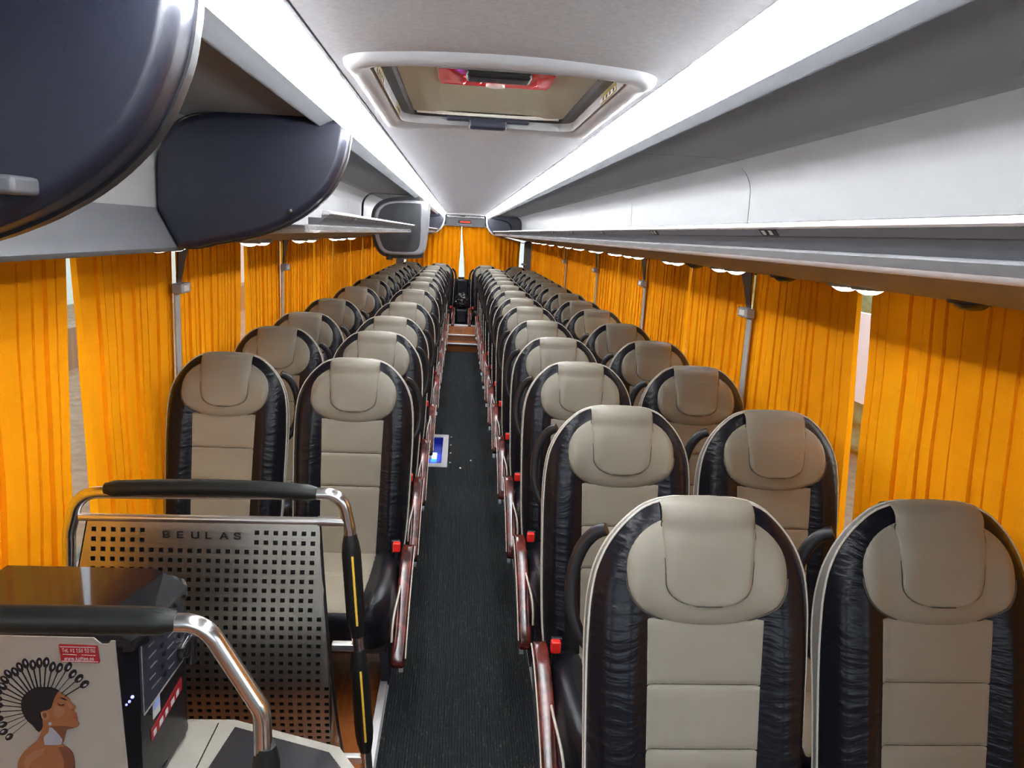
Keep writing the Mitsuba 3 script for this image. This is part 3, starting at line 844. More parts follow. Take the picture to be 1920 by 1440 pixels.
def armrest_mesh(xa, xb):
    side = curve2([(-0.175, 0.448), (-0.18, 0.474), (-0.205, 0.487), (-0.26, 0.482), (-0.36, 0.452), (-0.46, 0.408), (-0.56, 0.350), (-0.63, 0.302), (-0.675, 0.262), (-0.68, 0.240), (-0.655, 0.228), (-0.60, 0.248), (-0.50, 0.310), (-0.40, 0.362), (-0.30, 0.398), (-0.20, 0.420), (-0.175, 0.448)], 60)[:-1]
    # bevel_plate works in (x,z): use it with x:=y then rotate
    h = (xb - xa) / 2
    A = bevel_plate(side, 0, h, 0.009, 4); B = A.copy(); B.vertices[:, 1] = 2 * h - B.vertices[:, 1]; B.invert()
    m = cat([A, B])
    v = m.vertices.copy(); m.vertices = np.c_[xa + v[:, 1], v[:, 0], v[:, 2]]
    m.fix_normals()
    return m


ARM = armrest_mesh(-0.268, -0.222)
ARMPLATE = ext_yz(Polygon(curve2([(-0.19, 0.44), (-0.30, 0.40), (-0.45, 0.33), (-0.62, 0.235), (-0.63, 0.19), (-0.45, 0.25), (-0.25, 0.33), (-0.16, 0.40), (-0.19, 0.44)], 40)[:-1]), -0.262, -0.246)
ARMLINE = tube(smooth_path([(-0.2705, -0.19, 0.474), (-0.2705, -0.26, 0.470), (-0.2705, -0.36, 0.440), (-0.2705, -0.46, 0.396), (-0.2705, -0.56, 0.338), (-0.2705, -0.66, 0.262)], 20), 0.0022, 6)
BUCKLE = rbox(-0.215, -0.185, -0.245, -0.218, 0.470, 0.508, 0.005)
BUCKLEB = cat([rbox(-0.213, -0.178, -0.222, -0.205, 0.455, 0.510, 0.004), rbox(-0.208, -0.192, -0.235, -0.212, 0.40, 0.475, 0.004)])
GRAB = tube(smooth_path([(-0.200, 0.055, 1.105), (-0.228, 0.068, 1.085), (-0.256, 0.075, 1.03), (-0.266, 0.072, 0.96), (-0.258, 0.062, 0.895), (-0.236, 0.050, 0.85), (-0.222, 0.042, 0.835)], 24), 0.011, 8, ry=0.015)
LEG = ext_yz([(-0.64, 0.33), (-0.16, 0.33), (-0.24, PZ), (-0.50, PZ)], -0.205, -0.175)
LEG2 = ext_yz([(-0.64, 0.33), (-0.16, 0.33), (-0.24, PZ), (-0.50, PZ)], 0.175, 0.205)
PAN = rbox(-0.205, 0.205, -0.66, -0.16, 0.275, 0.325, 0.01)
SIDEPANEL = grid(np.array([rim_curve(0.60, 1.010), rim_curve(0.92, 0.985)]))


def seat_group(name, aisle):
    g = {'type': 'shapegroup'}
    sm = 45
    g['backrest'] = mikit.ply(BODY, 'black_leather', smooth=sm)
    for i, p in enumerate(PANELS):
        g['back_panel' + (f'_{i:03d}' if i else '')] = mikit.ply(p, 'beige', smooth=True)
    g['headrest'] = mikit.ply(OVAL, 'beige', smooth=True)
    g['headrest_flap'] = mikit.ply(FLAP, 'beige', smooth=True)
    g['seam'] = mikit.ply(FLAPSEAM, 'seam_dark', smooth=60)
    g['seam_001'] = mikit.ply(OVALSEAM, 'seam_dark', smooth=60)
    g['piping'] = mikit.ply(PIPE1, 'piping_white', smooth=60)
    g['piping_001'] = mikit.ply(PIPE2, 'piping_white', smooth=60)
    g['piping_band'] = mikit.ply(BAND, 'band_grey', smooth=True)
    g['cushion'] = mikit.ply(CUSH, 'black_smooth', smooth=sm)
    for i, p in enumerate(SEATPADS):
        g['cushion_panel' + (f'_{i:03d}' if i else '')] = mikit.ply(p, 'beige', smooth=True)
    g['cushion_piping'] = mikit.ply(SIDEPIPE, 'piping_white', smooth=60)
    g['cushion_piping_001'] = mikit.ply(SIDEPIPE2, 'piping_white', smooth=60)
    g['seat_pan'] = mikit.ply(PAN, 'black_plastic', smooth=30)
    g['leg'] = mikit.ply(LEG, 'navy_shell', smooth=False)
    g['grab_handle'] = mikit.ply(GRAB, 'black_plastic', smooth=60)
    if aisle:
        g['armrest'] = mikit.ply(ARM, 'burl', smooth=40)
        g['armrest__trim_line'] = mikit.ply(ARMLINE, 'piping_white', smooth=60)
        g['armrest_bracket'] = mikit.ply(ARMPLATE, 'aluminium', smooth=30)
        g['buckle'] = mikit.ply(BUCKLE, 'red_plastic', smooth=30)
        g['buckle_stalk'] = mikit.ply(BUCKLEB, 'black_plastic', smooth=30)
    else:
        g['leg_001'] = mikit.ply(LEG2, 'navy_shell', smooth=False)
    scene[name] = g


seat_group('seat_group_aisle', True)
seat_group('seat_group_window', False)

RY = [1.495, 2.37, 3.23, 4.03, 4.84, 5.77, 6.53, 7.36, 8.17, 8.92, 9.65, 10.38, 11.11, 11.84]
LY = [3.10, 3.97, 4.70, 5.68, 6.97, 8.08, 8.97, 9.90, 10.62, 11.34, 12.06]


def seat(group, x, y, mirror, label, z=0.0, grp=None):
    k = key_of('coach_seat')
    M = np.eye(4); M[0, 0] = -1 if mirror else 1; M[:3, 3] = (x, y, z - 0.017)
    scene[k] = {'type': 'instance', 'to_world': T(M), 'g': {'type': 'ref', 'id': group}}
    tag(k, label, 'seat', grp)


for i, y in enumerate(RY):
    j = rng.normal(0, 0.003, 2)
    seat('seat_group_aisle', 0.472 + j[0], y, False, f'beige leather coach seat by the aisle, {ORD[i]} row from the front on the right', grp='seats beside the aisle on the right')
    seat('seat_group_window', 0.985 + j[1], y + 0.015, False, f'beige leather coach seat by the curtains, {ORD[i]} row from the front on the right', grp='seats by the curtains on the right')
for i, y in enumerate(LY):
    j = rng.normal(0, 0.003, 2)
    seat('seat_group_aisle', -0.472 + j[0], y, True, f'beige leather coach seat by the aisle, {ORD[i]} row from the front on the left', grp='seats beside the aisle on the left')
    seat('seat_group_window', -0.985 + j[1], y + 0.02, True, f'beige leather coach seat by the curtains, {ORD[i]} row from the front on the left', grp='seats by the curtains on the left')
for x, nm, gid, mir in ((-0.882, 'far left by the side window', 'seat_group_window', True), (-0.395, 'left of the black bag', 'seat_group_aisle', True), (0.37, 'right of the black bag', 'seat_group_aisle', False), (0.885, 'far right by the side window', 'seat_group_window', False)):
    seat(gid, x, 13.06, mir, f'coach seat of the rear bench row, {nm}', z=0.17 if False else 0.0, grp='seats of the rear bench row')

# dark centre of the rear bench with a crumpled bag on it
rcs = thing('rear_centre_seat', 'black upholstered centre seat of the rear bench under the crumpled bag', 'seat')
put('back', rbox(-0.110, 0.082, 13.12, 13.25, 0.23, 0.91, 0.02), 'black_smooth', parent=rcs)
put('cushion', rbox(-0.108, 0.08, 12.62, 13.10, 0.23, 0.46, 0.03), 'black_smooth', parent=rcs)
b = trimesh.creation.icosphere(4, 1.0)
v = b.vertices.copy()
nz = meshkit.fbm(v * 2.6, 4, 3)[:, None]
rid = np.abs(meshkit.noise(v * 4.5, 8) - 0.5)[:, None] * 2
v = v * (0.72 + 0.40 * nz + 0.16 * rid)
v[:, 2] = np.maximum(v[:, 2], -0.62)
bag = tm(v * [0.125, 0.13, 0.15] + [-0.015, 12.85, 0.565], b.faces)
put('plastic_bag', bag, 'bag_black', 'crumpled shiny black bag lying on the middle of the rear bench', 'bag', smooth=25)

# red lamp in the rear header
k = thing('rear_header_lamp', 'red lamp in a dark oval recess of the rear header', 'lamp')
put('recess', ext_xz(rrect(-0.13, 0.10, 1.845, 1.905, 0.028), 13.385, 13.402), 'black_plastic', parent=k, smooth=30)
put('lens', bevel_plate(rrect(-0.095, 0.085, 1.857, 1.893, 0.016), 13.37, 13.39, 0.006, 3), 'red_handle', parent=k)
put('lower_lip', tube([(-0.15, 13.39, 1.838), (0.0, 13.385, 1.832), (0.10, 13.39, 1.838)], 0.007, 8), 'frame_white', parent=k)


# ------------------------------------------------------------------ curtains
def curtain(side, top, bot, z0, z1, pleat=0.05, depth=0.016, seed=0, x=1.12, wav=0.006, rear=False, ztop=None):
    """pleated cloth; top=(y0,y1) at z1, bot=(y0,y1) at z0"""
    r = np.random.default_rng(seed)
    n = max(3, int(round((top[1] - top[0]) / pleat)))
    ws = r.uniform(0.75, 1.25, n); ws /= ws.sum()
    e = np.r_[0, np.cumsum(ws)]
    s, d = [], []
    tl = np.c_[r.uniform(0.0, 0.07, n), r.uniform(0.08, 0.30, n)]
    for i in range(n):
        a, w = e[i], ws[i]
        if not rear:   # flat pleats with a narrow deep fold between them, each tilted a little
            k1, k2 = tl[i]
            for t, q in ((0.0, 1.0), (0.022, k1 * 0.5), (0.05, k1), (0.5, (k1 + k2) / 2 - 0.04), (0.965, k2), (0.985, 0.6)):
                s.append(a + t * w); d.append(1 - q)
        else:
            for t in np.linspace(0, 1, 7)[:-1]:
                s.append(a + t * w); d.append(0.5 - 0.5 * math.cos(2 * math.pi * t))
    s.append(1.0); d.append(0.0)
    s, d = np.array(s), np.array(d)
    m = 14
    amp = r.uniform(0.7, 1.25, n + 1)[np.clip(np.searchsorted(e, s, side='right') - 1, 0, n)]
    zz0 = np.full(len(s), z0)
    zz1 = np.full(len(s), z1) if ztop is None else np.array([ztop(top[0] + q * (top[1] - top[0])) for q in s])
    P_ = np.zeros((m, len(s), 3))
    for j, v in enumerate(np.linspace(0, 1, m)):
        y = (bot[0] * (1 - v) + top[0] * v) + s * ((bot[1] - bot[0]) * (1 - v) + (top[1] - top[0]) * v)
        z = zz0 + (zz1 - zz0) * v
        wob = (meshkit.fbm(np.stack([y * 3.0, z * 2.2, np.full(len(s), seed * 7.7)], -1), 3, seed) - 0.5)
        y = y + (meshkit.fbm(np.stack([y * 2.0, z * 3.0, np.full(len(s), seed * 3.1 + 50)], -1), 2, seed) - 0.5) * 0.02 * min(1, 4 * (1 - v))
        xx = (x(y) if callable(x) else x) - depth * amp * d * (0.75 + 0.45 * (1 - v)) - wob * wav * 2
        P_[j] = np.c_[side * xx, y, z] if not rear else np.c_[y, xx, z]
    return grid(P_)


ZB, ZT = 0.47, 1.588
RC = [((0.61, 2.403), (0.62, 2.270)), ((2.491, 3.395), (2.364, 3.405)), ((3.455, 4.356), (3.440, 4.295)), ((4.411, 5.43), (4.411, 5.43)), ((5.485, 6.403), (5.475, 6.37)), ((6.436, 7.42), (6.458, 7.42)), ((7.475, 8.43), (7.465, 8.43)), ((8.456, 9.63), (8.456, 9.63)), ((9.68, 10.55), (9.68, 10.55)), ((10.58, 11.36), (10.58, 11.36)), ((11.44, 12.10), (11.44, 12.10)), ((12.12, 13.2), (12.12, 13.2))]
LC = [((0.62, 2.443), (0.62, 2.37)), ((2.504, 3.325), (2.549, 3.29)), ((3.405, 4.346), (3.395, 4.267)), ((4.447, 5.27), (4.492, 5.25)), ((5.335, 6.435), (5.33, 6.424)), ((6.491, 7.389), (6.513, 7.389)), ((7.479, 8.535), (7.479, 8.535)), ((8.58, 9.602), (8.58, 9.602)), ((9.703, 10.60), (9.703, 10.60)), ((10.65, 11.50), (10.65, 11.50)), ((11.56, 13.2), (11.56, 13.2))]


def xw(y):
    return np.interp(y, [11.9, 13.2], [1.275, 1.155])


for side, nm, L in ((1, 'right', RC), (-1, 'left', LC)):
    for i, (tp, bt) in enumerate(L):
        m = curtain(side, tp, bt, ZB, ZT, 0.058, depth=0.024, seed=i + 30 * (side > 0), x=xw)
        put('curtain', m, 'curtain', f'pleated orange curtain, {ORD[i]} from the front along the {nm} windows', 'curtain', f'orange curtains on the {nm} side', smooth=28)
    c = put('curtain_rail', box(*sorted((side * 1.279, side * 1.295)), YF, 11.8, 1.578, 1.592), 'pillar_grey', f'dark curtain rail above the {nm} windows', 'curtain rail', smooth=False)
rt = lambda x: 1.812 if abs(x) < 0.36 else float(np.interp(abs(x), [0.36, 0.42, 0.50, 0.62, 0.83, 1.0], [1.81, 1.74, 1.705, 1.67, 1.62, 1.585]))
for (tp, bt, nm) in (((-1.0, -0.068), (-1.0, -0.085), 'left'), ((-0.052, 0.965), (0.024, 0.955), 'right')):
    m = curtain(1, tp, bt, 0.905, 1.81, 0.085, depth=0.038, seed=90 + (nm == 'left'), x=13.50, rear=True, ztop=rt)
    put('rear_curtain', m, 'curtain', f'orange curtain on the {nm} half of the rear window', 'curtain', 'orange curtains at the rear window', smooth=60)

# curtain straps with buckles on the pillars
STR = [(3.36, 1, 'first strap from the front on the right'), (5.37, 1, 'second strap from the front on the right'), (7.32, 1, 'third strap from the front on the right'), (9.54, 1, 'rearmost strap on the right'),
       (3.30, -1, 'nearer strap on the left'), (5.23, -1, 'farther strap on the left')]
for y, sd, nmb in STR:
    k = thing('curtain_strap', f'dark curtain strap with grey clip, {nmb}', 'strap', 'curtain straps')
    x = 1.232
    q = np.array([[(sd * x, y + 0.02, 1.598), (sd * x, y + 0.17, 1.598)], [(sd * x, y + 0.01, 1.53), (sd * x, y + 0.10, 1.53)], [(sd * x, y - 0.01, 1.425), (sd * x, y + 0.035, 1.425)]])
    back = q + [sd * 0.004, 0, 0]
    put('upper_strap', cat([grid(q), grid(back)]), 'strap_brown', parent=k, smooth=False)
    put('clip', rbox(*sorted((sd * 1.200, sd * 1.240)), y - 0.055, y + 0.060, 1.392, 1.434, 0.006), 'bevel_grey', parent=k)
    put('label', rbox(*sorted((sd * 1.197, sd * 1.202)), y - 0.030, y + 0.030, 1.401, 1.426, 0.002), 'label_white', 'white label', parent=k)
    put('lower_strap', box(*sorted((sd * 1.236, sd * 1.242)), y - 0.025, y + 0.030, 0.74, 1.40), 'label_grey', parent=k, smooth=False)
# end pillars with a small coat hook beside the rear window
for sd, nm in ((1, 'right'), (-1, 'left')):
    k = put('corner_pillar', rbox(*sorted((sd * 1.02, sd * 1.15)), 13.28, 13.36, 0.75, 1.60, 0.02), 'pillar_grey', f'dark corner pillar beside the rear window on the {nm}', 'pillar')
    put('hook', cat([tube([(sd * 1.06, 13.28, 1.215), (sd * 1.02, 13.25, 1.215)], 0.012, 8), rbox(*sorted((sd * 0.98, sd * 1.03)), 13.235, 13.26, 1.20, 1.235, 0.006)]), 'bevel_grey', parent=k)


# ------------------------------------------------------------------ reading lamps under the racks
def lamp(x, y, side, label, lit=True):
    k = thing('reading_lamp', label, 'reading lamp', f'reading lamps under the {side} rack')
    z = 1.607 - 0.0 if abs(x) > 1.0 else 1.613
    ring = revolve_z([(0.049, 0.010), (0.051, -0.002), (0.047, -0.007), (0.042, -0.007), (0.040, -0.003)], 26)
    ring.apply_translation((x, y, z))
    put('bezel', ring, 'bevel_grey' if lit else 'black_plastic', parent=k, smooth=60)
    ln = revolve_z([(0.0001, -0.022), (0.012, -0.0212), (0.022, -0.0185), (0.031, -0.0135), (0.038, -0.0075), (0.041, -0.003)], 24)
    ln.apply_translation((x, y, z))
    if ln.face_normals[:, 2].mean() > 0: ln.invert()
    kk = put('lens', ln, 'lamp_body' if lit else 'black_plastic', parent=k, smooth=True)
    if lit:
        b_ = key_of(k + '_beam')
        scene[b_] = {'type': 'spot', 'to_world': T().look_at(origin=[x, y, z - 0.026], target=[x * 0.93, y, 0.6], up=[0, 1, 0]), 'cutoff_angle': 48.0, 'beam_width': 26.0, 'intensity': rgb([BEAM, BEAM * 0.90, BEAM * 0.72]), 'sampling_weight': 0.8}
        scene[kk]['emitter'] = {'type': 'area', 'radiance': rgb([READ, READ * 0.93, READ * 0.80]), 'sampling_weight': 0.6}


RL = [2.10, 2.24, 3.17, 3.37, 4.06, 4.22, 4.98, 5.28, 5.65, 5.85, 6.45, 6.75, 7.45, 7.70, 8.30, 8.95, 9.9, 10.8, 11.6, 12.3]
for i, y in enumerate(RL):
    lamp(1.085, y, 'right', f'lit round reading lamp under the right rack, {ORD[i] if i < 16 else str(i + 1) + "th"} from the front')
for i, y in enumerate([1.66, 2.68, 3.74]):
    lamp(1.085, y, 'right', f'dark unlit round outlet under the right rack, {ORD[i]} from the front', lit=False)
LL = [2.43, 2.58, 3.47, 3.68, 4.52, 4.85, 5.75, 6.1, 6.62]
for i, y in enumerate(LL):
    lamp(-0.985, y, 'left', f'lit round reading lamp under the left rack, {ORD[i]} from the front')

# ------------------------------------------------------------------ step light in the aisle floor
k = thing('floor_step_light', 'aluminium framed floor recess glowing blue in the aisle carpet', 'floor light')
fr = Polygon(rrect(WX0, WX1, WY0, WY1, 0.01)).difference(Polygon(rrect(WX0 + 0.02, WX1 - 0.045, WY0 + 0.09, WY1 - 0.09, 0.01)))
m = extrude(fr, 0.006); m.apply_translation((0, 0, -0.003))
put('frame', m, 'bevel_grey', parent=k, smooth=False)
put('tray', cat([box(WX0, WX1, WY0, WY1, -0.06, -0.055), ring_loft([(rrect(WX0 + .015, WX1 - .04, WY0 + .085, WY1 - .085, 0.01), 0.0), (rrect(WX0 + .015, WX1 - .04, WY0 + .085, WY1 - .085, 0.01), -0.058)])]), 'blue_tray', parent=k, smooth=False)
led = rbox(-0.238, -0.190, 5.80, 5.95, -0.050, -0.038, 0.005)
kk = put('led', led, 'lamp_body', 'blue glowing lamp', parent=k)
scene[kk]['emitter'] = {'type': 'area', 'radiance': rgb([0.25, 1.6, 14.0]), 'sampling_weight': 1.0}
for i, (x, y) in enumerate([(-0.084, 6.295), (-0.084, 6.046), (-0.083, 5.816), (-0.083, 5.56), (-0.007, 5.434), (0.074, 5.631)]):
    m = revolve_z([(0.0001, 0.004), (0.005, 0.0035), (0.008, 0.0)], 10); m.apply_translation((x, y, 0.0))
    put('floor_screw', m, 'steel_edge', f'bright screw head in the carpet beside the blue floor light, {ORD[i]} from the rear', 'screw', 'screws in the aisle carpet')

# ------------------------------------------------------------------ perforated steel barrier in front of the left seats
BY = 2.0
B = thing('barrier', 'perforated stainless steel barrier with tubular frame in front of the first left seats', 'barrier')
zt, zb_ = 0.903, 0.165
xl = lambda z: np.interp(z, [zb_, zt], [-1.14, -1.024])
xr = lambda z: np.interp(z, [zb_, 0.45, 0.64, zt], [-0.356, -0.374, -0.393, -0.418])
outer = [(xl(z), z) for z in np.linspace(zt, zb_, 30)] + [(xr(z), z) for z in np.linspace(zb_, zt, 30)]
holes = []
px, pz = 0.02495, 0.0263
row = 0
z = 0.8775
LAB = [(-1.012, -0.85), (-0.588, -0.40)]
while z > 0.19:
    for c in range(-2, 32):
        x = -1.0075 + c * px - 0.0005 * row * 0.9
        if x - 0.007 < xl(z) + 0.006 or x + 0.007 > xr(z) - 0.010: continue
        if row < 2 and not (6 > c > -1 and c >= 0 or x > -0.592): 
            if -0.86 < x < -0.592: continue
        h = 0.0061
        holes.append(sbox(x - h, z - h, x + h, z + h))
    z -= pz; row += 1
plate = Polygon(outer).difference(unary_union(holes))
pm = ext_xz(plate, BY - 0.002, BY + 0.002)


def bow(v):
    t = (v[:, 2] - zb_) / (zt - zb_)
    v = v.copy(); v[:, 1] += -0.035 * np.sin(np.clip(t, 0, 1) * np.pi) + 0.05 * (1 - np.clip(t / 0.42, 0, 1)) ** 2; return v


pm.vertices = bow(pm.vertices)
bk_ = ext_xz(Polygon(outer).buffer(-0.004), BY + 0.010, BY + 0.012)
bk_ = bk_.subdivide_to_size(0.08); bk_.vertices = bow(bk_.vertices)
put('backing_sheet', bk_, 'rubber_black', parent=B, smooth=25)
put('perforated_panel', pm, 'steel', parent=B, smooth=25)
for s, xf in (('a', xl), ('b', xr)):
    zs = np.linspace(zb_, zt, 24)
    path = bow(np.c_[[xf(q) for q in zs], np.full(24, BY + 0.002), zs])
    put('edge_strip', tube(path, 0.0045, 6), 'black_plastic', parent=B)
put('top_rail', tube([(-1.045, BY, 0.908), (-0.420, BY, 0.913)], 0.0105, 14), 'steel_edge', parent=B)
put('rail_sleeve', tube([(-0.422, BY, 0.913), (-0.345, BY, 0.913)], 0.0135, 14), 'chrome', parent=B)
frame = fillet([(-1.10, BY, 0.30), (-1.075, BY, 0.86), (-1.045, BY, 0.977), (-0.36, BY, 0.992), (-0.338, BY, 0.90), (-0.272, BY, PZ)], 0.10, 12)
put('tube_frame', tube(frame, 0.0165, 16), 'chrome', parent=B)
hp = smooth_path([(-0.975, BY, 0.987), (-0.80, BY, 0.997), (-0.60, BY, 0.999), (-0.425, BY, 0.991)], 24)
rr_ = np.full(24, 0.0225); rr_[0] = 0.017; rr_[-1] = 0.017
put('grip_sleeve', tube(hp, rr_, 16), 'rubber_black', parent=B)


def along(z):
    i = np.argsort(frame[:, 2]); fr_ = frame[frame[:, 0] > -0.4]; fr_ = fr_[np.argsort(fr_[:, 2])]
    return np.array([np.interp(z, fr_[:, 2], fr_[:, 0]), BY, z])


for z0, z1 in ((0.878, 0.575), (0.535, 0.215)):
    pth = [along(q) for q in np.linspace(z0, z1, 12)]
    rad = np.full(12, 0.026); rad[0] = 0.017; rad[1] = 0.023; rad[-1] = 0.017; rad[-2] = 0.023
    a = put('post_pad', tube(pth, rad, 14), 'rubber_black', 'black pad with a yellow strip', parent=B)
    p0, p1 = along(z0 - 0.055), along(z1 + 0.045)
    off = np.array([0.006, -0.0255, 0])
    put('strip', tube([p0 + off, p1 + off], 0.0034, 8), 'yellow_strip', parent=a)
for q in (0.545, 0.190):
    put('bracket', rbox(-0.383, along(q)[0], BY - 0.012, BY + 0.012, q - 0.012, q + 0.010, 0.004), 'steel_edge', parent=B)
# lettering cut dark into the panel
lt = 'BEULAS'
xs_ = np.linspace(-0.826, -0.642, 6)
for ch, x in zip(lt, xs_):
    m = meshkit.text_mesh(ch, 0.0185, 0.0012, bold=True)
    w = m.bounds[1, 0] - m.bounds[0, 0]
    v = m.vertices.copy()
    m.vertices = np.c_[x + (v[:, 0] - m.bounds[0, 0]) * 1.35, BY - 0.0020 - v[:, 2] - 0.0145, 0.862 + v[:, 1]]
    m.fix_normals()
    put('letter', m, 'black_plastic', parent=B, smooth=False)

# ------------------------------------------------------------------ second handrail, counter and coffee machine at the lower left
R2 = thing('front_handrail', 'chrome handrail with black padded top in front of the coffee machine', 'handrail')
RY2 = 1.2
pth = fillet([(-1.02, RY2, 0.60), (-0.99, RY2, 1.045), (-0.465, RY2, 1.045), (-0.372, RY2, 0.885), (-0.366, RY2, 0.48), (-0.366, RY2, PZ)], 0.06, 12)
put('tube_frame', tube(pth, 0.0155, 18), 'chrome', parent=R2)
gp = np.linspace((-0.99, RY2, 1.047), (-0.508, RY2, 1.047), 20)
rr_ = np.full(20, 0.0235); rr_[-1] = 0.016; rr_[0] = 0.016
put('grip_sleeve', tube(gp, rr_, 18), 'rubber_black', parent=R2)
cp = np.linspace((-0.366, RY2, 0.818), (-0.366, RY2, 0.50), 10); cr = np.full(10, 0.0235); cr[0] = 0.017; cr[-1] = 0.017
a = put('post_pad', tube(cp, cr, 16), 'rubber_black', 'black pad with a yellow strip', parent=R2)
put('strip', tube([(-0.363, RY2 - 0.0235, 0.785), (-0.363, RY2 - 0.0235, 0.54)], 0.003, 8), 'yellow_strip', parent=a)

CZ = 0.52
C = thing('counter_cabinet', 'cream topped counter cabinet with black inlay under the coffee machine', 'cabinet')
top = Polygon([(-1.16, 1.245), (-1.16, 1.70), (-0.565, 1.70), (-0.30, 1.60), (-0.25, 1.52), (-0.25, 1.245)])
m = extrude(top, 0.03); m.apply_translation((0, 0, CZ - 0.03)); put('top', m, 'counter_cream', parent=C, smooth=20)
inl = Polygon([(-0.575, 1.50), (-0.555, 1.668), (-0.32, 1.578), (-0.275, 1.51), (-0.275, 1.27), (-0.575, 1.27)])
m = extrude(inl, 0.004); m.apply_translation((0, 0, CZ - 0.001)); put('inlay', m, 'counter_black', parent=C, smooth=20)
put('joint', box(-0.600, -0.597, 1.25, 1.685, CZ - 0.002, CZ + 0.0008), 'black_plastic', parent=C, smooth=False)
body = Polygon([(-1.15, 1.26), (-1.15, 1.68), (-0.58, 1.68), (-0.32, 1.58), (-0.28, 1.51), (-0.28, 1.26)])
m = extrude(body, CZ - 0.03 - PZ); m.apply_translation((0, 0, PZ)); put('body', m, 'counter_black', parent=C, smooth=20)

Mk = thing('coffee_machine', 'black coffee machine with a pale advertising panel standing on the counter', 'coffee machine')
MX0, MX1, MY0, MY1, MZ1 = -1.06, -0.675, 1.402, 1.67, 0.925
plan = [(MX0, MY0), (MX1 - 0.012, MY0), (MX1 + 0.004, MY0 + 0.03), (MX1 + 0.022, MY1 - 0.05), (MX1 + 0.01, MY1), (MX0, MY1)]
m = extrude(Polygon(plan), 0.88 - CZ - 0.012); m.apply_translation((0, 0, CZ + 0.012)); put('body', m, 'machine_black', parent=Mk, smooth=20)
# faceted glossy hood
lo = np.array([(MX0, MY0 + 0.001), (MX1 + 0.004, MY0 + 0.001), (MX1 + 0.022, MY0 + 0.04), (MX1 + 0.030, MY1 - 0.03), (MX1 + 0.012, MY1 + 0.004), (MX0, MY1 + 0.004)])
hi = np.array([(MX0 + 0.02, MY0 + 0.03), (MX1 - 0.085, MY0 + 0.03), (MX1 - 0.060, MY0 + 0.05), (MX1 - 0.020, MY1 - 0.03), (MX1 - 0.05, MY1 - 0.01), (MX0 + 0.02, MY1 - 0.01)])
mid = lo
vv = np.vstack([np.c_[lo, np.full(6, 0.870)], np.c_[lo, np.full(6, 0.893)], np.c_[hi, np.full(6, MZ1)]])
hood = trimesh.convex.convex_hull(vv)
put('hood', hood, 'gloss_black', parent=Mk, smooth=False)
put('foot_plate', rbox(MX0 + 0.01, MX1 + 0.015, MY0 + 0.01, MY1 - 0.005, CZ, CZ + 0.02, 0.006), 'machine_black', parent=Mk)
# side control panel facing the aisle (+x)
def on_side(y, z, d=0.0):
    x = np.interp(y, [MY0 + 0.03, MY1 - 0.05, MY1], [MX1 + 0.004, MX1 + 0.022, MX1 + 0.01])
    return np.array([x + d, y, z])


def side_quad(y0, y1, za0, zb0, za1, zb1, d0, d1):
    """slab on the aisle side: at y0 from za0 to zb0, at y1 from za1 to zb1"""
    a = [on_side(y0, za0, d0), on_side(y1, za1, d0), on_side(y1, zb1, d0), on_side(y0, zb0, d0)]
    b = [on_side(y0, za0, d1), on_side(y1, za1, d1), on_side(y1, zb1, d1), on_side(y0, zb0, d1)]
    return trimesh.convex.convex_hull(np.array(a + b))


Y0s, Y1s = MY0 + 0.032, MY1 - 0.052
cp_ = put('control_panel', side_quad(Y0s, Y1s, 0.715, 0.868, 0.735, 0.868, 0.0005, 0.006), 'machine_panel', 'dark control panel with silver markings', parent=Mk, smooth=False)
put('panel_edge', tube([on_side(Y0s, 0.713, 0.006), on_side(Y1s, 0.733, 0.006)], 0.0018, 6), 'steel_edge', parent=cp_)
put('panel_edge', tube([on_side(Y0s, 0.713, 0.006), on_side(Y0s, 0.868, 0.006)], 0.0015, 6), 'steel_edge', parent=cp_)
r = random.Random(4)
for i in range(5):
    for j in range(2):
        z = 0.845 - i * 0.024; y = Y0s + 0.03 + j * 0.075 + r.uniform(-0.004, 0.004)
        put('marking', side_quad(y, y + r.uniform(0.022, 0.045), z, z + 0.003, z, z + 0.003, 0.0058, 0.0066), 'steel_edge', parent=cp_, smooth=False)
        b_ = tube([on_side(y + 0.055, z + 0.002, 0.006), on_side(y + 0.055, z + 0.002, 0.009)], 0.006, 12)
        put('button', b_, 'machine_black', parent=cp_)
put('spout', cat([rbox(MX1 + 0.012, MX1 + 0.045, MY1 - 0.09, MY1 - 0.02, 0.745, 0.785, 0.012), tube([on_side(1.62, 0.78, 0.02), on_side(1.62, 0.72, 0.02)], 0.012, 12)]), 'gloss_black', parent=Mk)
put('info_sticker', side_quad(Y0s + 0.045, Y0s + 0.075, 0.672, 0.712, 0.674, 0.714, 0.0004, 0.0016), 'sticker_white', 'white and blue sticker', parent=Mk, smooth=False)
put('info_band', side_quad(Y0s + 0.047, Y0s + 0.073, 0.690, 0.708, 0.692, 0.710, 0.0015, 0.0022), 'sticker_blue', parent=Mk + '__info_sticker', smooth=False)
put('brand_plate', side_quad(Y0s + 0.035, Y1s - 0.01, 0.628, 0.655, 0.660, 0.690, 0.0004, 0.0018), 'sticker_red', 'dark red sticker with white marks', parent=Mk, smooth=False)
for j in range(5):
    y = Y0s + 0.042 + j * 0.026; zz = 0.632 + (y - Y0s - 0.035) * 0.22
    put('mark', side_quad(y, y + 0.012 + 0.004 * (j % 2), zz, zz + 0.013, zz + 0.003, zz + 0.016, 0.0017, 0.0024), 'sticker_white', parent=Mk + '__brand_plate', smooth=False)
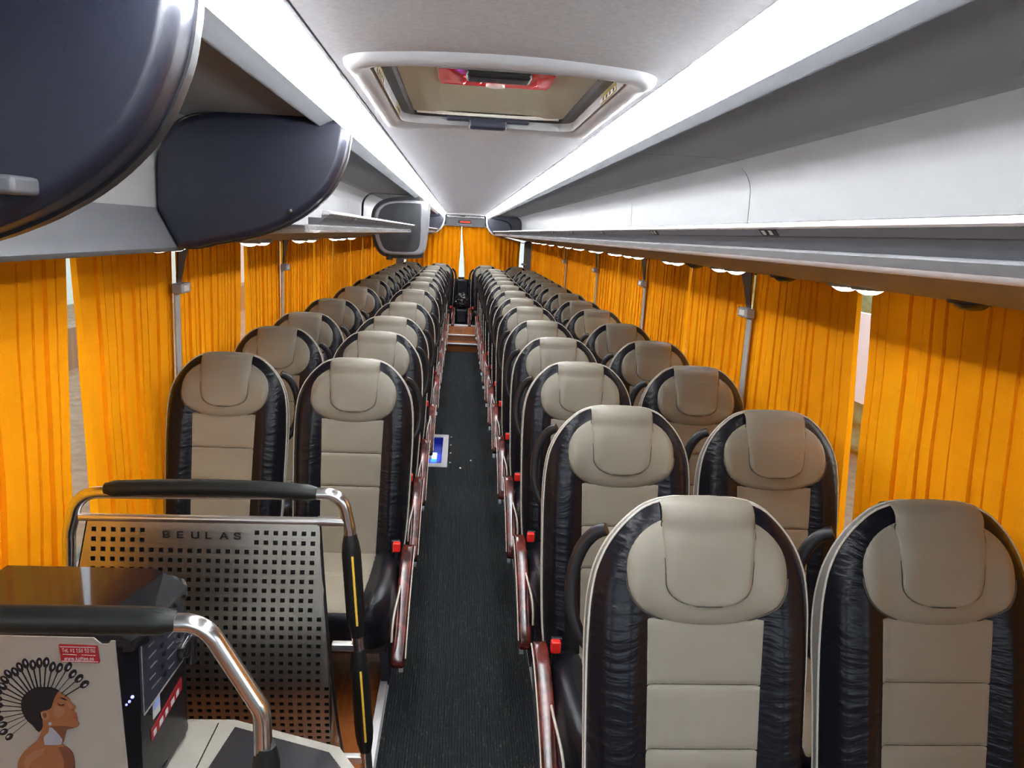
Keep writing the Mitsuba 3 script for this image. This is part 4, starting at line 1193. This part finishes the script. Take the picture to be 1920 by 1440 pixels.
for j, (x, z) in enumerate([(-0.668, 0.775), (-0.674, 0.765), (-0.680, 0.758)]):
    m = trimesh.creation.icosphere(2, 0.0035 - 0.0006 * j); m.apply_translation((x - 0.004, MY0 - 0.0005 + 0.0, z))
    kk = put('pilot_light', m, 'lamp_body', 'blue pilot light', parent=Mk)
    scene[kk]['emitter'] = {'type': 'area', 'radiance': rgb([0.01, 0.03, 0.75]), 'sampling_weight': 0.05}

# advertising panel facing the camera side: flat print on a board
AX = lambda u: -0.911 + u * 0.000982          # u, v: print coordinates of the panel
AZ = lambda v: 0.9015 - (v - 1193) * 0.001148
PB = thing('advertising_panel', 'pale advertising panel printed with a woman in profile wearing a fan of spoons', 'poster')
brd = [(AX(-140), AZ(1190)), (AX(176), AZ(1193)), (AX(190), AZ(1204)), (AX(203), AZ(1204)), (AX(208), AZ(1198)), (AX(216), AZ(1198)), (AX(229), AZ(1450)), (AX(229), AZ(1500)), (AX(-140), AZ(1500))]
put('board', ext_xz(brd, MY0 - 0.004, MY0), 'poster_paper', parent=PB, smooth=False)
lay = [0]


def ink(name, pts, mat, label=None, sm=True, parent=PB):
    lay[0] += 1
    pts = np.array(pts, float)
    if sm: pts = curve2(np.vstack([pts, pts[:1]]), 70)[:-1]
    poly = Polygon([(AX(u), AZ(v)) for u, v in pts]).buffer(0)
    d = 0.00006 * lay[0]
    if poly.geom_type != 'Polygon': poly = max(poly.geoms, key=lambda g: g.area)
    return put(name, ext_xz(poly, MY0 - 0.0042 - d, MY0 - 0.0039), mat, label, parent=parent, smooth=False)


# fan of spoons round the head
cu, cv = 72, 1325
for i, a in enumerate(np.linspace(218, 30, 23)):
    ca, sa = math.cos(math.radians(a)), -math.sin(math.radians(a))
    Rr = 86 + 3 * math.sin(i * 2.1) + (8 if a < 60 else 0)
    p0, p1 = np.array([cu + 34 * ca, cv + 34 * sa]), np.array([cu + Rr * ca, cv + Rr * sa])
    nrm = np.array([-(p1 - p0)[1], (p1 - p0)[0]]); nrm = nrm / np.linalg.norm(nrm)
    ink('spoon_handle', [p0 - nrm * 0.5, p1 - nrm * 0.6, p1 + nrm * 0.6, p0 + nrm * 0.5], 'poster_ink', sm=False)
    d = (p1 - p0) / np.linalg.norm(p1 - p0)
    ell = [p1 + d * 9 * math.cos(t) + nrm * 5.6 * math.sin(t) for t in np.linspace(0, 2 * np.pi, 14, endpoint=False)]
    sp_ = ink('spoon_bowl', ell, 'poster_ink', sm=False)
    el2 = [p1 + d * (1.5 + 4.2 * math.cos(t)) + nrm * (1.6 + 2.0 * math.sin(t)) for t in np.linspace(0, 2 * np.pi, 10, endpoint=False)]
    ink('spoon_glint', el2, 'poster_pearl' if i % 3 else 'poster_paper', sm=False)
ink('shoulders', [(16, 1460), (18.5, 1429), (29, 1408), (42, 1396), (57, 1384.5), (67, 1369), (72, 1355), (84, 1345), (110, 1352), (112, 1374), (105.5, 1390), (112, 1396), (120, 1402), (126, 1414), (127, 1430), (126, 1460)], 'poster_skin')
ink('shoulder_light', [(30, 1424), (40, 1410), (60, 1400), (74, 1396), (66, 1410), (48, 1420), (36, 1438)], 'poster_skin_light')
ink('shoulder_shade', [(98, 1396), (108, 1394), (120, 1402), (126, 1414), (127, 1430), (126, 1460), (106, 1460), (108, 1424)], 'poster_skin_dark')
ink('face', [(84, 1298), (96, 1290), (105.5, 1291), (113, 1295), (120, 1301), (124.5, 1304.5), (126.6, 1309), (131, 1314.5), (136, 1320), (135.2, 1323), (132, 1325.5), (132.5, 1328.5), (136.4, 1332), (136.8, 1335), (134.6, 1337), (138, 1339.5), (138.2, 1343), (137, 1345.5), (140.5, 1350), (140.5, 1353.5), (134.6, 1357), (124, 1359), (116, 1362), (112, 1374), (100, 1378), (86, 1374), (72, 1360), (74, 1330)], 'poster_skin')
ink('cheek_light', [(98, 1314), (108, 1319), (116, 1322), (114, 1332), (104, 1338), (95, 1332)], 'poster_skin_light')
ink('nose_light', [(121, 1306), (125, 1311), (133, 1319.5), (129, 1321), (123, 1314)], 'poster_skin_light')
ink('jaw_shade', [(88, 1356), (104, 1354), (122, 1355), (132, 1357.5), (116, 1362), (112, 1374), (106, 1388), (94, 1388), (88, 1372)], 'poster_skin_dark')
ink('hair', [(34, 1313), (37, 1303), (43.5, 1295), (55, 1287.5), (68.6, 1284), (90, 1284), (100, 1287), (105.5, 1291), (100, 1298), (97.6, 1303), (94, 1312), (91, 1320), (80, 1325), (71, 1326.5), (68, 1337), (72.5, 1345), (70, 1355.5), (64.6, 1366), (58, 1360), (53, 1353), (45, 1346), (39.6, 1338), (35, 1326)], 'poster_ink')
ink('ear', [(70, 1329), (77, 1325.5), (84.4, 1328), (85.5, 1338), (80, 1343), (75, 1343.5), (71, 1338)], 'poster_skin_light')
ink('ear_shade', [(74, 1331), (80, 1329.5), (81.5, 1335), (77, 1339)], 'poster_skin_dark')
ink('eyebrow', [(108, 1300.5), (115, 1301), (123, 1306), (119, 1305.6), (113, 1303.4)], 'poster_ink')
ink('eyelid', [(104, 1311), (110, 1314), (117, 1312.6), (115.5, 1315.4), (109, 1316), (105, 1313.5)], 'poster_ink')
ink('lips', [(129.5, 1333.6), (133.5, 1331.2), (136.4, 1332), (136.8, 1335), (134.6, 1337), (138, 1339.5), (137.6, 1342.4), (132.5, 1341)], 'poster_lip')
ink('nostril', [(129, 1322.5), (132, 1322), (133, 1324.2), (130, 1324.6)], 'poster_skin_dark')
ink('earring_stud', [(86.5 + 3.3 * math.cos(t), 1350 + 3.3 * math.sin(t)) for t in np.linspace(0, 6.28, 12, endpoint=False)], 'poster_pearl', sm=False)
ink('earring', [(84, 1358.5), (88, 1357), (92, 1359), (96, 1363.5), (103, 1372), (108, 1380.5), (105.5, 1388.5), (90, 1390), (74, 1390), (72.5, 1376.6), (78, 1370), (82, 1367)], 'poster_pearl')
sk = ink('contact_sticker', [(113, 1204), (184, 1206), (187, 1236), (116, 1234)], 'sticker_red', 'red contact sticker with white lettering', sm=False)
for (u0, v0, u1, v1) in ((115, 1206, 182, 1207.2), (118, 1232, 185, 1233.2), (120, 1219.6, 146, 1220.6), (155, 1220.4, 181, 1221.4)):
    ink('line', [(u0, v0), (u1, v0 + 1), (u1, v1 + 1), (u0, v1)], 'sticker_white', sm=False, parent=sk)
for txt, u, v, h, wd in (('Tel. 91 156 50 00', 119, 1216.5, 0.0078, 62), ('www.koffee.es', 122, 1231.5, 0.0080, 56)):
    m = meshkit.text_mesh(txt, h, 0.0006)
    sx = wd * 0.000982 / (m.bounds[1, 0] - m.bounds[0, 0])
    vtx = m.vertices.copy()
    m.vertices = np.c_[AX(u) + (vtx[:, 0] - m.bounds[0, 0]) * sx, MY0 - 0.0095 - vtx[:, 2] * 0.5 + 0.0, AZ(v) + vtx[:, 1]]
    m.fix_normals()
    put('lettering', m, 'sticker_white', parent=sk, smooth=False)

# ------------------------------------------------------------------ outside: ground, sign, hedge, buildings seen through the curtain gaps
put('ground', grid(np.array([[(-40, -30, -1.1), (40, -30, -1.1)], [(-40, 60, -1.1), (40, 60, -1.1)]])), 'asphalt', kind='structure', smooth=False)
k = thing('sign_board', 'white sign board outside behind the first curtain gap on the right', 'sign')
put('board', box(2.9, 2.95, 4.3, 6.4, 0.62, 1.27), 'sign_white', parent=k, smooth=False)
put('post', cat([box(2.96, 3.02, 4.6, 4.66, -1.1, 1.2), box(2.96, 3.02, 6.1, 6.16, -1.1, 1.2)]), 'pillar_grey', parent=k, smooth=False)
for ch, yy in (('S', 5.67), ('A', 5.61)):
    m = meshkit.text_mesh(ch, 0.05, 0.002)
    v = m.vertices.copy()
    m.vertices = np.c_[2.899 - v[:, 2], yy - (v[:, 0] - m.bounds[0, 0]), 1.15 + v[:, 1]]
    m.fix_normals(); put('letter', m, 'poster_ink', parent=k, smooth=False)
hv = trimesh.creation.icosphere(4, 1.0)
v = hv.vertices * (0.8 + 0.5 * meshkit.fbm(hv.vertices * 6, 4, 2)[:, None])
put('hedge', tm(v * [1.2, 7.0, 1.7] + [6.5, 11, 0.2], hv.faces), 'hedge', 'pale green hedge outside behind the white sign board', 'hedge', smooth=40)
put('low_wall', box(-7.4, -7.0, 2, 34, -1.1, -0.35), 'asphalt', 'grey wall outside behind the left curtain gaps', 'wall', smooth=False)
put('far_building', box(-16, -12, 8, 60, -1.1, 7), 'building_teal', 'pale teal building outside behind the left curtain gaps', 'building', smooth=False)
put('rear_facade', box(-10, 10, 30, 30.5, -1.1, 6), 'facade_pale', 'pale facade outside behind the rear curtain gap', 'building', smooth=False)
